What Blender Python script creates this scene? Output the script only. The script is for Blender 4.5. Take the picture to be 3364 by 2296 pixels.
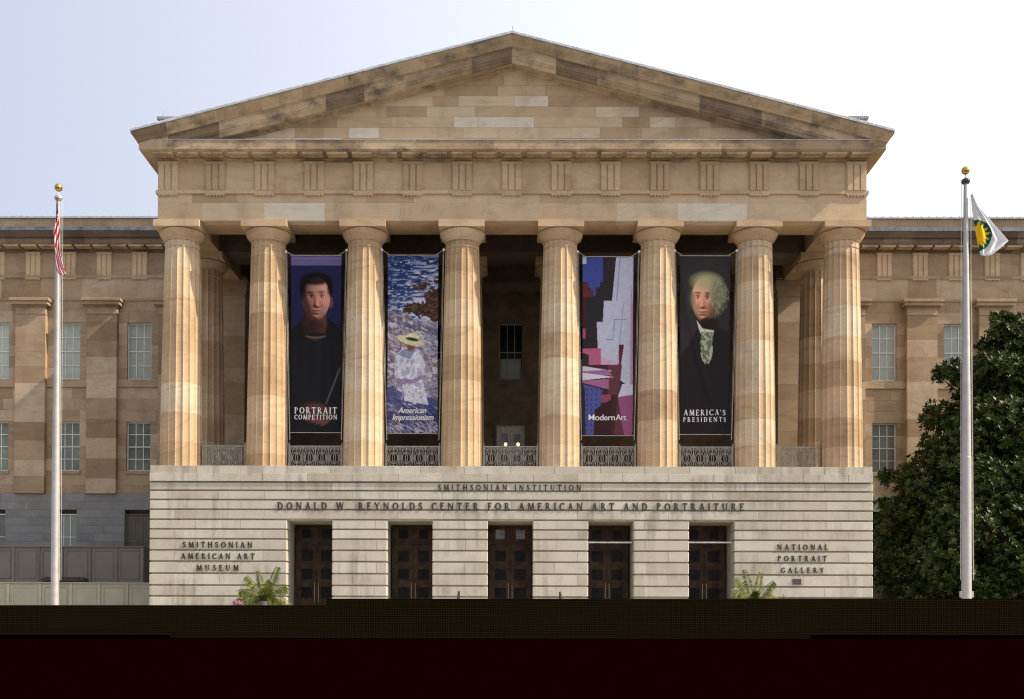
import bpy, bmesh, math, random
import numpy as np
from mathutils import Matrix, Vector
sc = bpy.context.scene
for o in list(bpy.data.objects): bpy.data.objects.remove(o)
rad = math.radians

# ------------------------------------------------------------------ camera
F, HV, VX, CY = 3696.0, 2120.0, 1675.2, -48.0          # focal length / vanishing point in photo pixels
TH, PS, RO = rad(.7695), rad(.4021), rad(.2019)        # pitch, yaw, roll
cr, cu, cw = Vector((1,0,0)), Vector((0,0,1)), Vector((0,1,0))
cr, cw = Vector((math.cos(PS), math.sin(PS), 0)), Vector((-math.sin(PS), math.cos(PS), 0))
cw, cu = math.cos(TH)*cw+math.sin(TH)*cu, math.cos(TH)*cu-math.sin(TH)*cw
cr, cu = math.cos(RO)*cr+math.sin(RO)*cu, math.cos(RO)*cu-math.sin(RO)*cr
PX = VX-F*cr.y/cw.y
PY = HV+F*cu.y/cw.y
CP = Vector((0, CY, 1.6))
cam = bpy.data.cameras.new('Camera'); co = bpy.data.objects.new('Camera', cam); sc.collection.objects.link(co)
co.matrix_world = Matrix(((cr.x,cu.x,-cw.x,CP.x),(cr.y,cu.y,-cw.y,CP.y),(cr.z,cu.z,-cw.z,CP.z),(0,0,0,1)))
cam.sensor_width = 36; cam.sensor_fit = 'HORIZONTAL'; cam.lens = F/3364*36
cam.shift_x = (1682-PX)/3364; cam.shift_y = (PY-1148)/3364
cam.clip_start = .5; cam.clip_end = 3000
sc.camera = co

# ------------------------------------------------------------------ light
SUN_EL, SUN_AZ = 42.0, 79.5                             # azimuth measured from the facade's normal towards the right
ce, se, ca, sa = math.cos(rad(SUN_EL)), math.sin(rad(SUN_EL)), math.cos(rad(SUN_AZ)), math.sin(rad(SUN_AZ))
sdir = Vector((sa*ce, -ca*ce, se))
w = bpy.data.worlds.new('World'); sc.world = w; w.use_nodes = True
nt = w.node_tree; nt.nodes.clear()
sky = nt.nodes.new('ShaderNodeTexSky'); sky.sky_type = 'NISHITA'; sky.sun_disc = False
sky.sun_elevation = rad(SUN_EL); sky.sun_rotation = rad(180-SUN_AZ)
sky.altitude = 0; sky.air_density = 1.0; sky.dust_density = 4.0; sky.ozone_density = 1.3
bg = nt.nodes.new('ShaderNodeBackground'); bg.inputs[1].default_value = .12
# hazy air: the blue of the sky is washed out by pale haze, whiter towards the sun's side
tc = nt.nodes.new('ShaderNodeTexCoord'); sp = nt.nodes.new('ShaderNodeSeparateXYZ'); nt.links.new(tc.outputs['Generated'], sp.inputs[0])
mr = nt.nodes.new('ShaderNodeMapRange'); mr.interpolation_type='SMOOTHSTEP'; nt.links.new(sp.outputs[0], mr.inputs[0])
mr.inputs[1].default_value=-.50; mr.inputs[2].default_value=.50
hz = nt.nodes.new('ShaderNodeValToRGB'); nt.links.new(mr.outputs[0], hz.inputs[0])
hz.color_ramp.elements[0].color=(3.15,3.35,4.1,1); hz.color_ramp.elements[1].color=(6.3,6.4,6.5,1)
mxs = nt.nodes.new('ShaderNodeMix'); mxs.data_type='RGBA'; mxs.inputs[0].default_value=.86
wo = nt.nodes.new('ShaderNodeOutputWorld')
nt.links.new(sky.outputs[0], mxs.inputs[6]); nt.links.new(hz.outputs[0], mxs.inputs[7]); nt.links.new(mxs.outputs[2], bg.inputs[0]); nt.links.new(bg.outputs[0], wo.inputs[0])
sl = bpy.data.lights.new('Sun', 'SUN'); sl.energy = 3.9; sl.angle = rad(.6); sl.color = (1, .89, .71)
so = bpy.data.objects.new('Sun', sl); sc.collection.objects.link(so)
so.rotation_euler = sdir.to_track_quat('Z', 'Y').to_euler()
sc.view_settings.view_transform = 'Standard'; sc.view_settings.look = 'None'
sc.view_settings.exposure = 0.84; sc.view_settings.gamma = 1
sc.render.engine = 'CYCLES'; sc.cycles.filter_width = 1.15

# ------------------------------------------------------------------ helpers
rnd = random.Random(7)
nrg = np.random.default_rng(11)
def at(px, py, Y):
    d = cr*((px-PX)/F)+cu*(-(py-PY)/F)+cw
    p = CP+d*((Y-CY)/d.y)
    return p.x, p.z
def xx(px, py, Y): return at(px, py, Y)[0]
def zz(px, py, Y): return at(px, py, Y)[1]
def zs2(y, Y, dl=2.3):                                   # a height measured near the middle of the picture
    return at(1680, y, Y)[1]
TER = 2.68                                                # forecourt level

class MB:
    def __init__(s): s.v=[]; s.f=[]; s.t=[]; s.m=[]
    def face(s, pts, tint=.5, m=0):
        n=len(s.v); s.v += [tuple(p) for p in pts]; s.f.append(tuple(range(n, n+len(pts)))); s.t.append(tint); s.m.append(m)
    def add(s, vs, fs, tint=.5, m=0):
        n=len(s.v); s.v += [tuple(p) for p in vs]
        for f in fs: s.f.append(tuple(i+n for i in f)); s.t.append(tint); s.m.append(m)
    def box(s, x0,x1,y0,y1,z0,z1, tint=.5, m=0):
        s.add([(x0,y0,z0),(x1,y0,z0),(x1,y1,z0),(x0,y1,z0),(x0,y0,z1),(x1,y0,z1),(x1,y1,z1),(x0,y1,z1)],
              [(0,3,2,1),(4,5,6,7),(0,1,5,4),(1,2,6,5),(2,3,7,6),(3,0,4,7)], tint, m)
    def cbox(s, x0,x1,y0,y1,z0,z1, c, tint=.5, m=0):     # box with its front edges chamfered
        s.add([(x0,y1,z0),(x1,y1,z0),(x1,y1,z1),(x0,y1,z1),(x0,y0+c,z0),(x1,y0+c,z0),(x1,y0+c,z1),(x0,y0+c,z1),
               (x0+c,y0,z0+c),(x1-c,y0,z0+c),(x1-c,y0,z1-c),(x0+c,y0,z1-c)],
              [(0,3,2,1),(8,9,10,11),(4,5,9,8),(5,6,10,9),(6,7,11,10),(7,4,8,11),(0,1,5,4),(1,2,6,5),(2,3,7,6),(3,0,4,7)], tint, m)
    def tube(s, pts, r, n=6, tint=.5, m=0, caps=True):
        pts=[Vector(p) for p in pts]; rings=[]
        R = r if isinstance(r,(list,tuple)) else [r]*len(pts)
        base=len(s.v)
        for i,p in enumerate(pts):
            d=(pts[min(i+1,len(pts)-1)]-pts[max(i-1,0)]); d.normalize()
            a=d.cross(Vector((0,0,1))) if abs(d.z)<.95 else d.cross(Vector((0,1,0)))
            a.normalize(); b=d.cross(a)
            for k in range(n):
                t=2*math.pi*k/n; s.v.append(tuple(p+a*(R[i]*math.cos(t))+b*(R[i]*math.sin(t))))
        for i in range(len(pts)-1):
            for k in range(n):
                s.f.append((base+i*n+k, base+i*n+(k+1)%n, base+(i+1)*n+(k+1)%n, base+(i+1)*n+k)); s.t.append(tint); s.m.append(m)
        if caps:
            s.f.append(tuple(base+k for k in range(n))[::-1]); s.t.append(tint); s.m.append(m)
            s.f.append(tuple(base+(len(pts)-1)*n+k for k in range(n))); s.t.append(tint); s.m.append(m)
    def lathe(s, prof, cx, cy, n=24, tint=.5, m=0, sx=1):
        base=len(s.v)
        for (r,z) in prof:
            for k in range(n):
                t=2*math.pi*k/n; s.v.append((cx+r*math.cos(t)*sx, cy+r*math.sin(t)*sx, z))
        for i in range(len(prof)-1):
            for k in range(n):
                s.f.append((base+i*n+k, base+i*n+(k+1)%n, base+(i+1)*n+(k+1)%n, base+(i+1)*n+k)); s.t.append(tint); s.m.append(m)
    def build(s, name, mats, parent=None, smooth=False, col=None):
        me = bpy.data.meshes.new(name); me.from_pydata(s.v, [], s.f)
        if not isinstance(mats,(list,tuple)): mats=[mats]
        for m in mats: me.materials.append(m)
        if len(mats)>1: me.polygons.foreach_set('material_index', s.m)
        a = me.attributes.new('tint','FLOAT','FACE'); a.data.foreach_set('value', s.t)
        if smooth: me.polygons.foreach_set('use_smooth', [True]*len(s.f))
        if col is not None:
            ca_ = me.color_attributes.new('Col','FLOAT_COLOR','POINT')
            arr=np.ones((len(s.v),4),dtype=np.float32); arr[:,:3]=col; ca_.data.foreach_set('color', arr.ravel())
        me.update()
        o = bpy.data.objects.new(name, me); sc.collection.objects.link(o)
        if parent is not None: o.parent = parent
        return o
def thing(name, label, cat, group=None, loc=(0,0,0)):
    o = bpy.data.objects.new(name, None); sc.collection.objects.link(o); o.location = loc
    o.empty_display_size = .2
    o['label']=label; o['category']=cat
    if group: o['group']=group
    return o
def tag(o, label, cat, group=None):
    o['label']=label; o['category']=cat
    if group: o['group']=group
    return o
def dup(o, parent, loc=None, mesh=None):
    c=o.copy(); sc.collection.objects.link(c); c.parent=parent
    if loc is not None: c.location=loc
    for ch in list(o.children): dup(ch, c)
    return c

# ------------------------------------------------------------------ materials
class NT:
    def __init__(s, name):
        s.m=bpy.data.materials.new(name); s.m.use_nodes=True; s.n=s.m.node_tree.nodes; s.l=s.m.node_tree.links
        s.b=s.n['Principled BSDF']
    def node(s, t, **k):
        n=s.n.new(t)
        for a,b in k.items():
            if a.startswith('i_'):
                key=a[2:]; key=int(key) if key.isdigit() else key
                if isinstance(b, bpy.types.NodeSocket): s.l.new(b, n.inputs[key])
                else: n.inputs[key].default_value=b
            else: setattr(n,a,b)
        return n
    def math(s, op, a, b=0.0, clamp=False):
        n=s.node('ShaderNodeMath', operation=op, use_clamp=clamp)
        for i,v in enumerate((a,b)):
            if isinstance(v, bpy.types.NodeSocket): s.l.new(v, n.inputs[i])
            else: n.inputs[i].default_value=v
        return n.outputs[0]
    def ramp(s, f, stops):
        n=s.n.new('ShaderNodeValToRGB'); s.l.new(f, n.inputs[0]); e=n.color_ramp.elements
        while len(e)>1: e.remove(e[-1])
        e[0].position=stops[0][0]; e[0].color=(*stops[0][1],1) if len(stops[0][1])==3 else stops[0][1]
        for p,c in stops[1:]:
            q=e.new(p); q.color=(*c,1)
        return n.outputs[0]
    def mix(s, f, a, b, mode='MIX'):
        n=s.n.new('ShaderNodeMix'); n.data_type='RGBA'; n.blend_type=mode
        for i,v in ((0,f),(6,a),(7,b)):
            if isinstance(v, bpy.types.NodeSocket): s.l.new(v, n.inputs[i])
            else: n.inputs[i].default_value = v if i==0 else (*v,1)
        return n.outputs[2]
    def noise(s, vec, sc_, det=4, rough=.55, w=None):
        n=s.n.new('ShaderNodeTexNoise'); n.inputs['Scale'].default_value=sc_; n.inputs['Detail'].default_value=det; n.inputs['Roughness'].default_value=rough
        if w is not None:
            n.noise_dimensions='4D'; s.l.new(w, n.inputs['W'])
        s.l.new(vec, n.inputs['Vector']); return n.outputs['Fac']
    def pos(s): return s.n.new('ShaderNodeNewGeometry').outputs['Position']
    def attr(s, name='tint'):
        n=s.n.new('ShaderNodeAttribute'); n.attribute_name=name; return n
    def scale(s, v, xyz):
        n=s.n.new('ShaderNodeVectorMath'); n.operation='MULTIPLY'; s.l.new(v,n.inputs[0]); n.inputs[1].default_value=xyz; return n.outputs[0]
    def bump(s, h, st=.3, d=.01):
        n=s.n.new('ShaderNodeBump'); n.inputs['Strength'].default_value=st; n.inputs['Distance'].default_value=d; s.l.new(h,n.inputs['Height']); s.l.new(n.outputs[0], s.b.inputs['Normal'])
    def base(s, c):
        if isinstance(c, bpy.types.NodeSocket): s.l.new(c, s.b.inputs['Base Color'])
        else: s.b.inputs['Base Color'].default_value=(*c,1)

def sandstone(name, stops, stain=0.0, vein=.24):
    k=NT(name); p=k.pos(); t=k.attr().outputs['Fac']; w1=k.math('MULTIPLY', t, 41.0)
    c=k.ramp(t, stops)
    # bedding of the stone: every block has its own tilt
    sep=k.n.new('ShaderNodeSeparateXYZ'); k.l.new(p, sep.inputs[0])
    tl=k.math('SUBTRACT', k.math('FRACT', k.math('MULTIPLY', t, 7.31)), .5)
    z2=k.math('ADD', sep.outputs[2], k.math('MULTIPLY', k.math('ADD', sep.outputs[0], sep.outputs[1]), tl))
    cmb=k.n.new('ShaderNodeCombineXYZ'); k.l.new(k.math('MULTIPLY',sep.outputs[0],.45), cmb.inputs[0]); k.l.new(k.math('MULTIPLY',sep.outputs[1],.45), cmb.inputs[1]); k.l.new(k.math('MULTIPLY', z2, 3.4), cmb.inputs[2])
    n1=k.noise(cmb.outputs[0], 1.3, 5, .62, w1)
    v=k.ramp(n1, [(.30,(.62,.55,.46)),(.45,(.96,.93,.90)),(.55,(1.04,1.04,1.04)),(.62,(.92,.86,.78)),(.75,(1.1,1.12,1.12))])
    c=k.mix(vein*1.6 if vein<.6 else 1.0, c, v, 'MULTIPLY')
    n2=k.noise(k.scale(p,(1,1,.7)), .9, 5, .6)
    c=k.mix(1.0, c, k.ramp(n2, [(.3,(.80,.75,.72)),(.5,(1,1,1)),(.7,(1.08,1.05,1.0))]), 'MULTIPLY')
    n3=k.noise(p, 22, 3, .7)
    c=k.mix(1.0, c, k.ramp(n3, [(.3,(.86,.85,.84)),(.6,(1.04,1.04,1.04))]), 'MULTIPLY')
    # pits
    n4=k.noise(p, 9, 2, .5)
    c=k.mix(k.math('MULTIPLY', k.math('GREATER_THAN', n4, .735), .6), c, (.10,.07,.05))
    if stain:
        n5=k.noise(k.scale(p,(1,1,1.6)), .85, 6, .68, w1)
        m=k.ramp(n5, [(.47,(0,0,0)),(.66,(1,1,1))])
        f=k.math('MULTIPLY', m, stain)
        c=k.mix(f, c, (.085,.07,.06))
    k.base(c); k.b.inputs['Roughness'].default_value=.88; k.b.inputs['Specular IOR Level'].default_value=.2
    k.bump(k.math('ADD', k.math('MULTIPLY',n3,.5), n1), .35, .02)
    return k.m
WARM=[(0,(.35,.24,.145)),(.2,(.44,.31,.19)),(.45,(.52,.38,.24)),(.7,(.575,.435,.285)),(.88,(.62,.51,.37)),(1,(.66,.59,.47))]
M={}
M['sand']=sandstone('sandstone', WARM)
M['sandcol']=sandstone('column_sandstone', [(0,(.40,.272,.16)),(.3,(.475,.335,.205)),(.6,(.545,.40,.255)),(1,(.61,.495,.355))], 0, .34)
M['stain']=sandstone('stained_sandstone', [(0,(.25,.18,.115)),(.3,(.385,.28,.175)),(.6,(.48,.355,.22)),(1,(.57,.44,.29))], .8, .25)
M['stainw']=sandstone('grimy_sandstone', [(0,(.12,.09,.065)),(.4,(.21,.155,.105)),(1,(.33,.25,.17))], .8, .4)
M['wing']=sandstone('wing_sandstone', [(0,(.285,.197,.122)),(.3,(.36,.258,.166)),(.6,(.425,.315,.208)),(1,(.54,.435,.31))], .12, .3)

def granite(name, stops, streak=.5, rust=.0):
    k=NT(name); p=k.pos(); t=k.attr().outputs['Fac']; w1=k.math('MULTIPLY', t, 41.0)
    c=k.ramp(t, stops)
    n1=k.noise(p, .8, 6, .65, w1)
    c=k.mix(1.0, c, k.ramp(n1, [(.3,(.80,.77,.72)),(.5,(1,1,1)),(.7,(1.1,1.09,1.07))]), 'MULTIPLY')
    n2=k.noise(p, 30, 2, .7)
    c=k.mix(1.0, c, k.ramp(n2, [(.3,(.82,.82,.82)),(.65,(1.08,1.08,1.08))]), 'MULTIPLY')
    n3=k.noise(k.scale(p,(3.2,3.2,.25)), 1.0, 4, .6)
    sep=k.n.new('ShaderNodeSeparateXYZ'); k.l.new(p, sep.inputs[0])
    n4=k.noise(k.scale(p,(.25,.25,.8)), 1.0, 3, .5)
    f=k.math('MULTIPLY', k.ramp(n3, [(.46,(0,0,0)),(.66,(1,1,1))]), k.math('MULTIPLY', k.ramp(n4,[(.42,(0,0,0)),(.6,(1,1,1))]), streak))
    c=k.mix(f, c, (.20,.17,.125))
    k.base(c); k.b.inputs['Roughness'].default_value=.8; k.b.inputs['Specular IOR Level'].default_value=.25
    k.bump(n2,.25,.01)
    return k.m
M['granite']=granite('pale_granite', [(0,(.445,.40,.33)),(.5,(.49,.445,.375)),(1,(.54,.50,.435))], .6)
M['greygranite']=granite('grey_granite', [(0,(.20,.195,.19)),(1,(.27,.265,.255))], .3)
M['paving']=granite('forecourt_paving', [(0,(.36,.34,.31)),(1,(.42,.40,.36))], .3)

def simple(name, c, rough=.6, metal=0, var=.15, nscale=6, spec=.5, bump=0, emit=None, es=1):
    k=NT(name); p=k.pos(); n=k.noise(p, nscale, 4, .6)
    if 'pane' in name: n=k.math('ADD',k.math('MULTIPLY',n,.55),k.math('MULTIPLY',k.node('ShaderNodeObjectInfo').outputs['Random'],.45))
    lo=tuple(max(0,1-var*1.6) for _ in range(3)); hi=tuple(1+var for _ in range(3))
    k.base(k.mix(1.0, c, k.ramp(n,[(.3,lo),(.7,hi)]), 'MULTIPLY'))
    k.b.inputs['Roughness'].default_value=rough; k.b.inputs['Metallic'].default_value=metal; k.b.inputs['Specular IOR Level'].default_value=spec
    if bump: k.bump(n,bump,.01)
    if emit:
        k.b.inputs['Emission Color'].default_value=(*emit,1); k.b.inputs['Emission Strength'].default_value=es
    return k.m
M['lead']=simple('lead_sheet',(.50,.53,.57),.6,0,.18,5)
M['darklead']=simple('dark_lead_gutter',(.17,.17,.19),.5,.3,.3,3)
M['white']=simple('white_window_paint',(.70,.70,.64),.5,0,.08)
M['bronze']=simple('dark_bronze',(.065,.048,.03),.45,.6,.3,20)
M['handle']=simple('bronze_handle',(.42,.33,.2),.35,.8,.1)
M['iron']=simple('painted_iron',(.33,.305,.265),.6,.1,.2)
M['doorwood']=simple('door_bronze_brown',(.056,.031,.015),.55,0,.45,4,.2)
M['doorglass']=simple('door_glass',(.014,.013,.012),.3,0,.4,3,.08)
M['transglass']=simple('transom_glass',(.20,.215,.215),.2,0,.3,3,.3)
M['blind']=simple('pane_with_blind',(.40,.435,.385),.3,0,.14,1.5,.12)
M['blinddark']=simple('pane_dim',(.19,.21,.18),.3,0,.35,1.2,.2)
M['glassblack']=simple('pane_black',(.01,.01,.012),.2,0,.2,2,.2)
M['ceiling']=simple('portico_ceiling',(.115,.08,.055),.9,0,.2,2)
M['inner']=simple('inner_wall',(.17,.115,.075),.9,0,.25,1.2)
M['alu']=simple('brushed_aluminium',(.44,.42,.40),.5,.5,.08,3)
M['gold']=simple('gold_ball',(.55,.38,.10),.3,.9,.1)
M['rope']=simple('white_rope',(.62,.60,.56),.8)
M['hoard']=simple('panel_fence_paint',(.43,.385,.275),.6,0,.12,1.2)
M['hoarddark']=simple('panel_fence_shaded_paint',(.185,.16,.125),.65,0,.12,1.2)  # darker copy of the fence paint, the upper fence's shade put into its colour
M['bark']=simple('bark',(.10,.08,.06),.9,0,.35,14,.2,.6)
M['soil']=simple('planter_metal',(.13,.13,.13),.6,.2,.2)
M['lampglow']=simple('lamp_glass',(.8,.7,.5),.4,0,.02,5,.5,0,(1,.62,.25),1.6)
M['plaque']=simple('plaque_metal',(.085,.075,.07),.5,.4,.3,30)
M['cream']=simple('cream_bar',(.60,.56,.50),.6)
M['textwhite']=simple('printed_white',(.72,.70,.70),.7,0,.03)
M['asphalt']=simple('asphalt',(.035,.028,.026),.9,0,.2,3)

def colmat(name, rough=.7, spec=.3, trans=0, fine=60, sheen=False):
    k=NT(name); a=k.attr('Col').outputs['Color']; n=k.noise(k.pos(), fine, 3, .6)
    c=k.mix(1.0, a, k.ramp(n,[(.3,(.9,.9,.9)),(.7,(1.06,1.06,1.06))]), 'MULTIPLY')
    k.base(c); k.b.inputs['Roughness'].default_value=rough; k.b.inputs['Specular IOR Level'].default_value=spec
    if trans:
        d=k.n.new('ShaderNodeBsdfTranslucent'); k.l.new(c,d.inputs[0]); mx=k.n.new('ShaderNodeMixShader'); mx.inputs[0].default_value=trans
        k.l.new(k.b.outputs[0],mx.inputs[1]); k.l.new(d.outputs[0],mx.inputs[2]); k.l.new(mx.outputs[0], k.n['Material Output'].inputs[0])
    return k.m
M['print']=colmat('printed_banner_cloth',.7,.08)
M['flagcloth']=colmat('flag_cloth',.75,.2,.3)
def leafmat(name, stops, rough, spec, trans=.15):
    k=NT(name); t=k.attr().outputs['Fac']; c=k.ramp(t, stops)
    k.base(c); k.b.inputs['Roughness'].default_value=rough; k.b.inputs['Specular IOR Level'].default_value=spec
    d=k.n.new('ShaderNodeBsdfTranslucent'); k.l.new(c,d.inputs[0]); mx=k.n.new('ShaderNodeMixShader'); mx.inputs[0].default_value=trans
    k.l.new(k.b.outputs[0],mx.inputs[1]); k.l.new(d.outputs[0],mx.inputs[2]); k.l.new(mx.outputs[0], k.n['Material Output'].inputs[0])
    return k.m
M['leaf']=leafmat('magnolia_leaf',[(0,(.016,.032,.007)),(.6,(.038,.062,.012)),(.85,(.075,.10,.018)),(1,(.14,.09,.025))],.42,.26,.1)
M['palm']=leafmat('palm_leaf',[(0,(.03,.055,.008)),(.45,(.10,.125,.016)),(.75,(.24,.22,.03)),(1,(.45,.30,.04))],.5,.3,.2)
M['flower']=leafmat('pink_petals',[(0,(.55,.18,.42)),(1,(.75,.45,.65))],.6,.3,.3)

def wallmat(name, c, dots):
    k=NT(name); p=k.pos()
    if dots:
        sep=k.n.new('ShaderNodeSeparateXYZ'); k.l.new(p,sep.inputs[0]); s=.0662
        fx=k.math('ABSOLUTE',k.math('SUBTRACT',k.math('FRACT',k.math('DIVIDE',sep.outputs[0],s)),.5))
        fz=k.math('ABSOLUTE',k.math('SUBTRACT',k.math('FRACT',k.math('DIVIDE',sep.outputs[2],s)),.5))
        d=k.math('MULTIPLY',k.math('LESS_THAN',fx,.11),k.math('LESS_THAN',fz,.11))
        k.base(k.mix(d,c,(.085,.073,.05)))
    else:
        n=k.noise(p,2,3,.5); k.base(k.mix(1.0,c,k.ramp(n,[(.3,(.9,.9,.9)),(.7,(1.1,1.1,1.1))]),'MULTIPLY'))
    k.b.inputs['Roughness'].default_value=1; k.b.inputs['Specular IOR Level'].default_value=0
    return k.m
M['wallbrown']=wallmat('dark_brown_dotted',(.0075,.0045,.0016),True)
M['wallmaroon']=wallmat('blackish_maroon',(.0085,.0001,.0001),False)
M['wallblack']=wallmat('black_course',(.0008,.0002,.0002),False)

# ------------------------------------------------------------------ setting: ground, forecourt, far ground
def struct(mb, name, mat):
    o=mb.build(name, mat); o['kind']='structure'; return o
m=MB(); m.box(-900,900,-300,900,-.3,0,.5); struct(m,'ground',M['asphalt'])
m=MB(); m.box(-60,60,-16.7,30,.004,TER,.5); struct(m,'forecourt',M['paving'])

# foreground retaining wall (dark, two courses)
YW=-17.0
fw=thing('retaining_wall','long low foreground wall, very dark brown with fine pale dots above blackish maroon','wall',loc=(0,YW,0))
xs=xx(1072,1976,YW)
zl=zz(500,1984,YW); zr_=zz(2200,1968,YW); zm=zz(1400,2080,YW); zm2=zz(3000,2080,YW); xm=xx(2672,2090,YW); zm3=zz(1400,2096,YW)
def loc(o, p): 
    o.location = (o.location[0]-p[0], o.location[1]-p[1], o.location[2]-p[2])
m=MB(); xq=xx(560,2090,YW); xm=xx(2665,2090,YW); zm=zm3+.09; m.box(-70,xq,0,.25,zm,zl); m.box(xq,xs,0,.25,zm3,zl); m.box(xs,xm,0,.25,zm3,zr_); m.box(xm,70,0,.25,zm,zr_)
m.build('upper_course',M['wallbrown'],fw)
m=MB(); m.box(-70,xq-.002,.012,.24,zm3,zm-.001); m.box(xm+.002,70,.012,.24,zm3,zm-.001); m.build('black_strip',M['wallblack'],fw)  # thin black strips between the two courses, towards both ends
m=MB(); m.box(-70,70,.004,.26,0.0,zm3-.001); m.build('lower_course',M['wallmaroon'],fw)
fw.rotation_euler=(0,-math.atan((zz(3100,1968,YW)-zz(300,1968,YW))/(xx(3100,1968,YW)-xx(300,1968,YW))),0)

# ------------------------------------------------------------------ key levels of the building
HX=15.2                                                   # half width of the entablature
ZA=19.80                                                  # underside of architrave
def av(yl,xl,yr,xr,Y): return (zz(xl,yl,Y)+zz(xr,yr,Y))/2
ZTA=av(624,560,(843/2.582+300),2800,-.06)                 # taenia top
ZFT=av(528.6,560,(585/2.582+300),2800,-.02)               # frieze top
YWG=11.1                                                  # wing wall plane
print('levels taenia %.2f frieze %.2f; wing taenia %.2f wing arch %.2f'%(ZTA,ZFT,zz(200,905.5,YWG-.06),zz(200,985,YWG)), flush=True)
print('arch bottom', zz(900,724.5,0), zz(2500,726,0))
museum=thing('museum_building','tan sandstone Greek revival museum with eight fluted columns, broad pediment and pale granite podium','building')

def blocks(mb, u0,u1, zs, d0, depth, wavg, mp, openings=(), tmin=0, tmax=1, gap=.007, pal=None, jit=.35):
    """ashlar blocks; mp(u,d,z)->(x,y,z)"""
    for i in range(len(zs)-1):
        za,zb=zs[i],zs[i+1]
        if zb<za: za,zb=zb,za
        iv=[(u0,u1)]
        for (a,b,c,d) in openings:
            if c<zb-.01 and d>za+.01:
                nv=[]
                for (p,q) in iv:
                    if b<=p or a>=q: nv.append((p,q)); continue
                    if a>p: nv.append((p,a))
                    if b<q: nv.append((b,q))
                iv=nv
        for (p,q) in iv:
            cuts=[p]; x=p+wavg*(.35+.65*rnd.random())
            while x<q-.3*wavg:
                cuts.append(x); x+=wavg*(1-jit+2*jit*rnd.random())
            cuts.append(q)
            for a,b in zip(cuts[:-1],cuts[1:]):
                t=tmin+(tmax-tmin)*(rnd.random()*.7+.15 if rnd.random()<.72 else rnd.random())
                g=gap/2
                A=[mp(*v) for v in ((a+g,d0,za+g),(b-g,d0,za+g),(b-g,d0+depth,za+g),(a+g,d0+depth,za+g),(a+g,d0,zb-g),(b-g,d0,zb-g),(b-g,d0+depth,zb-g),(a+g,d0+depth,zb-g))]
                mb.add(A,[(0,3,2,1),(4,5,6,7),(0,1,5,4),(1,2,6,5),(2,3,7,6),(3,0,4,7)],t)
def front(Y): return lambda u,d,z:(u,Y+d,z)
def rightside(X): return lambda u,d,z:(X-d,u,z)
def leftside(X): return lambda u,d,z:(X+d,u,z)

# ---------------- podium
YP=-.5
rows_px=[1531,1556.5,1585,1613.5,1644,1676,1709,1740.8,1773,1810,1847,1886.5,1925.5,1961.5]
zr=[]
for i,y in enumerate(rows_px):
    yl=y-3-(i>2)*1.2; yr=y+3+(i>2)*1.2
    zr.append((zz(492,yl,YP)+zz(2866,yr,YP))/2)
zr+= [zr[-1]-.5, TER]
PXH=15.29
DC=[-8.5,-4.25,0,4.25,8.5]; DW=.955
ztop_door=zr[6]
pod=MB()
segs_top=[(-PXH,PXH)]
ed=[-PXH]+[v for c in DC for v in (c-DW,c+DW)]+[PXH]
piers=[(ed[i],ed[i+1]) for i in range(0,len(ed),2)]
for i in range(len(zr)-1):
    zt,zb=zr[i],zr[i+1]
    segs=segs_top if i<6 else piers
    for (a,b) in segs:
        cuts=[a]; wv=1.9
        off=(i%2)*.95
        k=math.ceil((a-off)/wv+.25)
        while k*wv+off<b-.35: cuts.append(k*wv+off+rnd.uniform(-.05,.05)); k+=1
        cuts.append(b)
        for p,q in zip(cuts[:-1],cuts[1:]):
            t=rnd.random()
            yo=YP if i not in (1,) else YP-.05
            if i==0: yo=YP+.03
            if i in (0,1): pod.cbox(p+.006,q-.006,yo,YP+.7,zb+(.006 if i==0 else .03),zt-.004,.006,t)
            else: 
                e0=0 if p==a else -.028; e1=0 if q==b else .028
                c=.03
                # rusticated block: only true ends are chamfered
                x0,x1=p+(.005 if p!=a else 0),q-(.005 if q!=b else 0); cl=c if p==a else 0; c2=c if q==b else 0
                za,zb2=zb+.036,zt-.030
                pod.add([(x0,YP+.7,za),(x1,YP+.7,za),(x1,YP+.7,zb2),(x0,YP+.7,zb2),(x0,yo+c,za),(x1,yo+c,za),(x1,yo+c,zb2),(x0,yo+c,zb2),
                   (x0+cl,yo,za+.015),(x1-c2,yo,za+.015),(x1-c2,yo,zb2-.012),(x0+cl,yo,zb2-.012)],
                  [(0,3,2,1),(8,9,10,11),(4,5,9,8),(5,6,10,9),(6,7,11,10),(7,4,8,11),(0,1,5,4),(1,2,6,5),(2,3,7,6),(3,0,4,7)], t)
# body behind the blocks
for (a,b) in piers: pod.box(a+.05,b-.05,YP+.11,2.6,TER,zr[6]-.02,.3)
pod.box(-PXH+.05,PXH-.05,YP+.11,2.6,zr[6]-.018,zr[0]-.05,.3)
pod.box(-PXH+.05,PXH-.05,2.6,12.4,TER,zr[0]-.06,.3)
for sgn in (-1,1):
    for i in range(len(zr)-1):
        y=YP+.7
        while y<10.9:
            y2=min(y+1.9,10.9); x0=sgn*PXH; x1=sgn*(PXH-.3)
            pod.box(min(x0,x1),max(x0,x1),y+.004,y2-.004,zr[i+1]+.028,zr[i]-.028,rnd.random()); y=y2
pod.box(-15.2,15.2,YP+.08,12.4,zr[0]-.05,zr[0]-.003,.4)
podium=pod.build('podium',M['granite'],museum)
ZP=zr[0]

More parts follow.
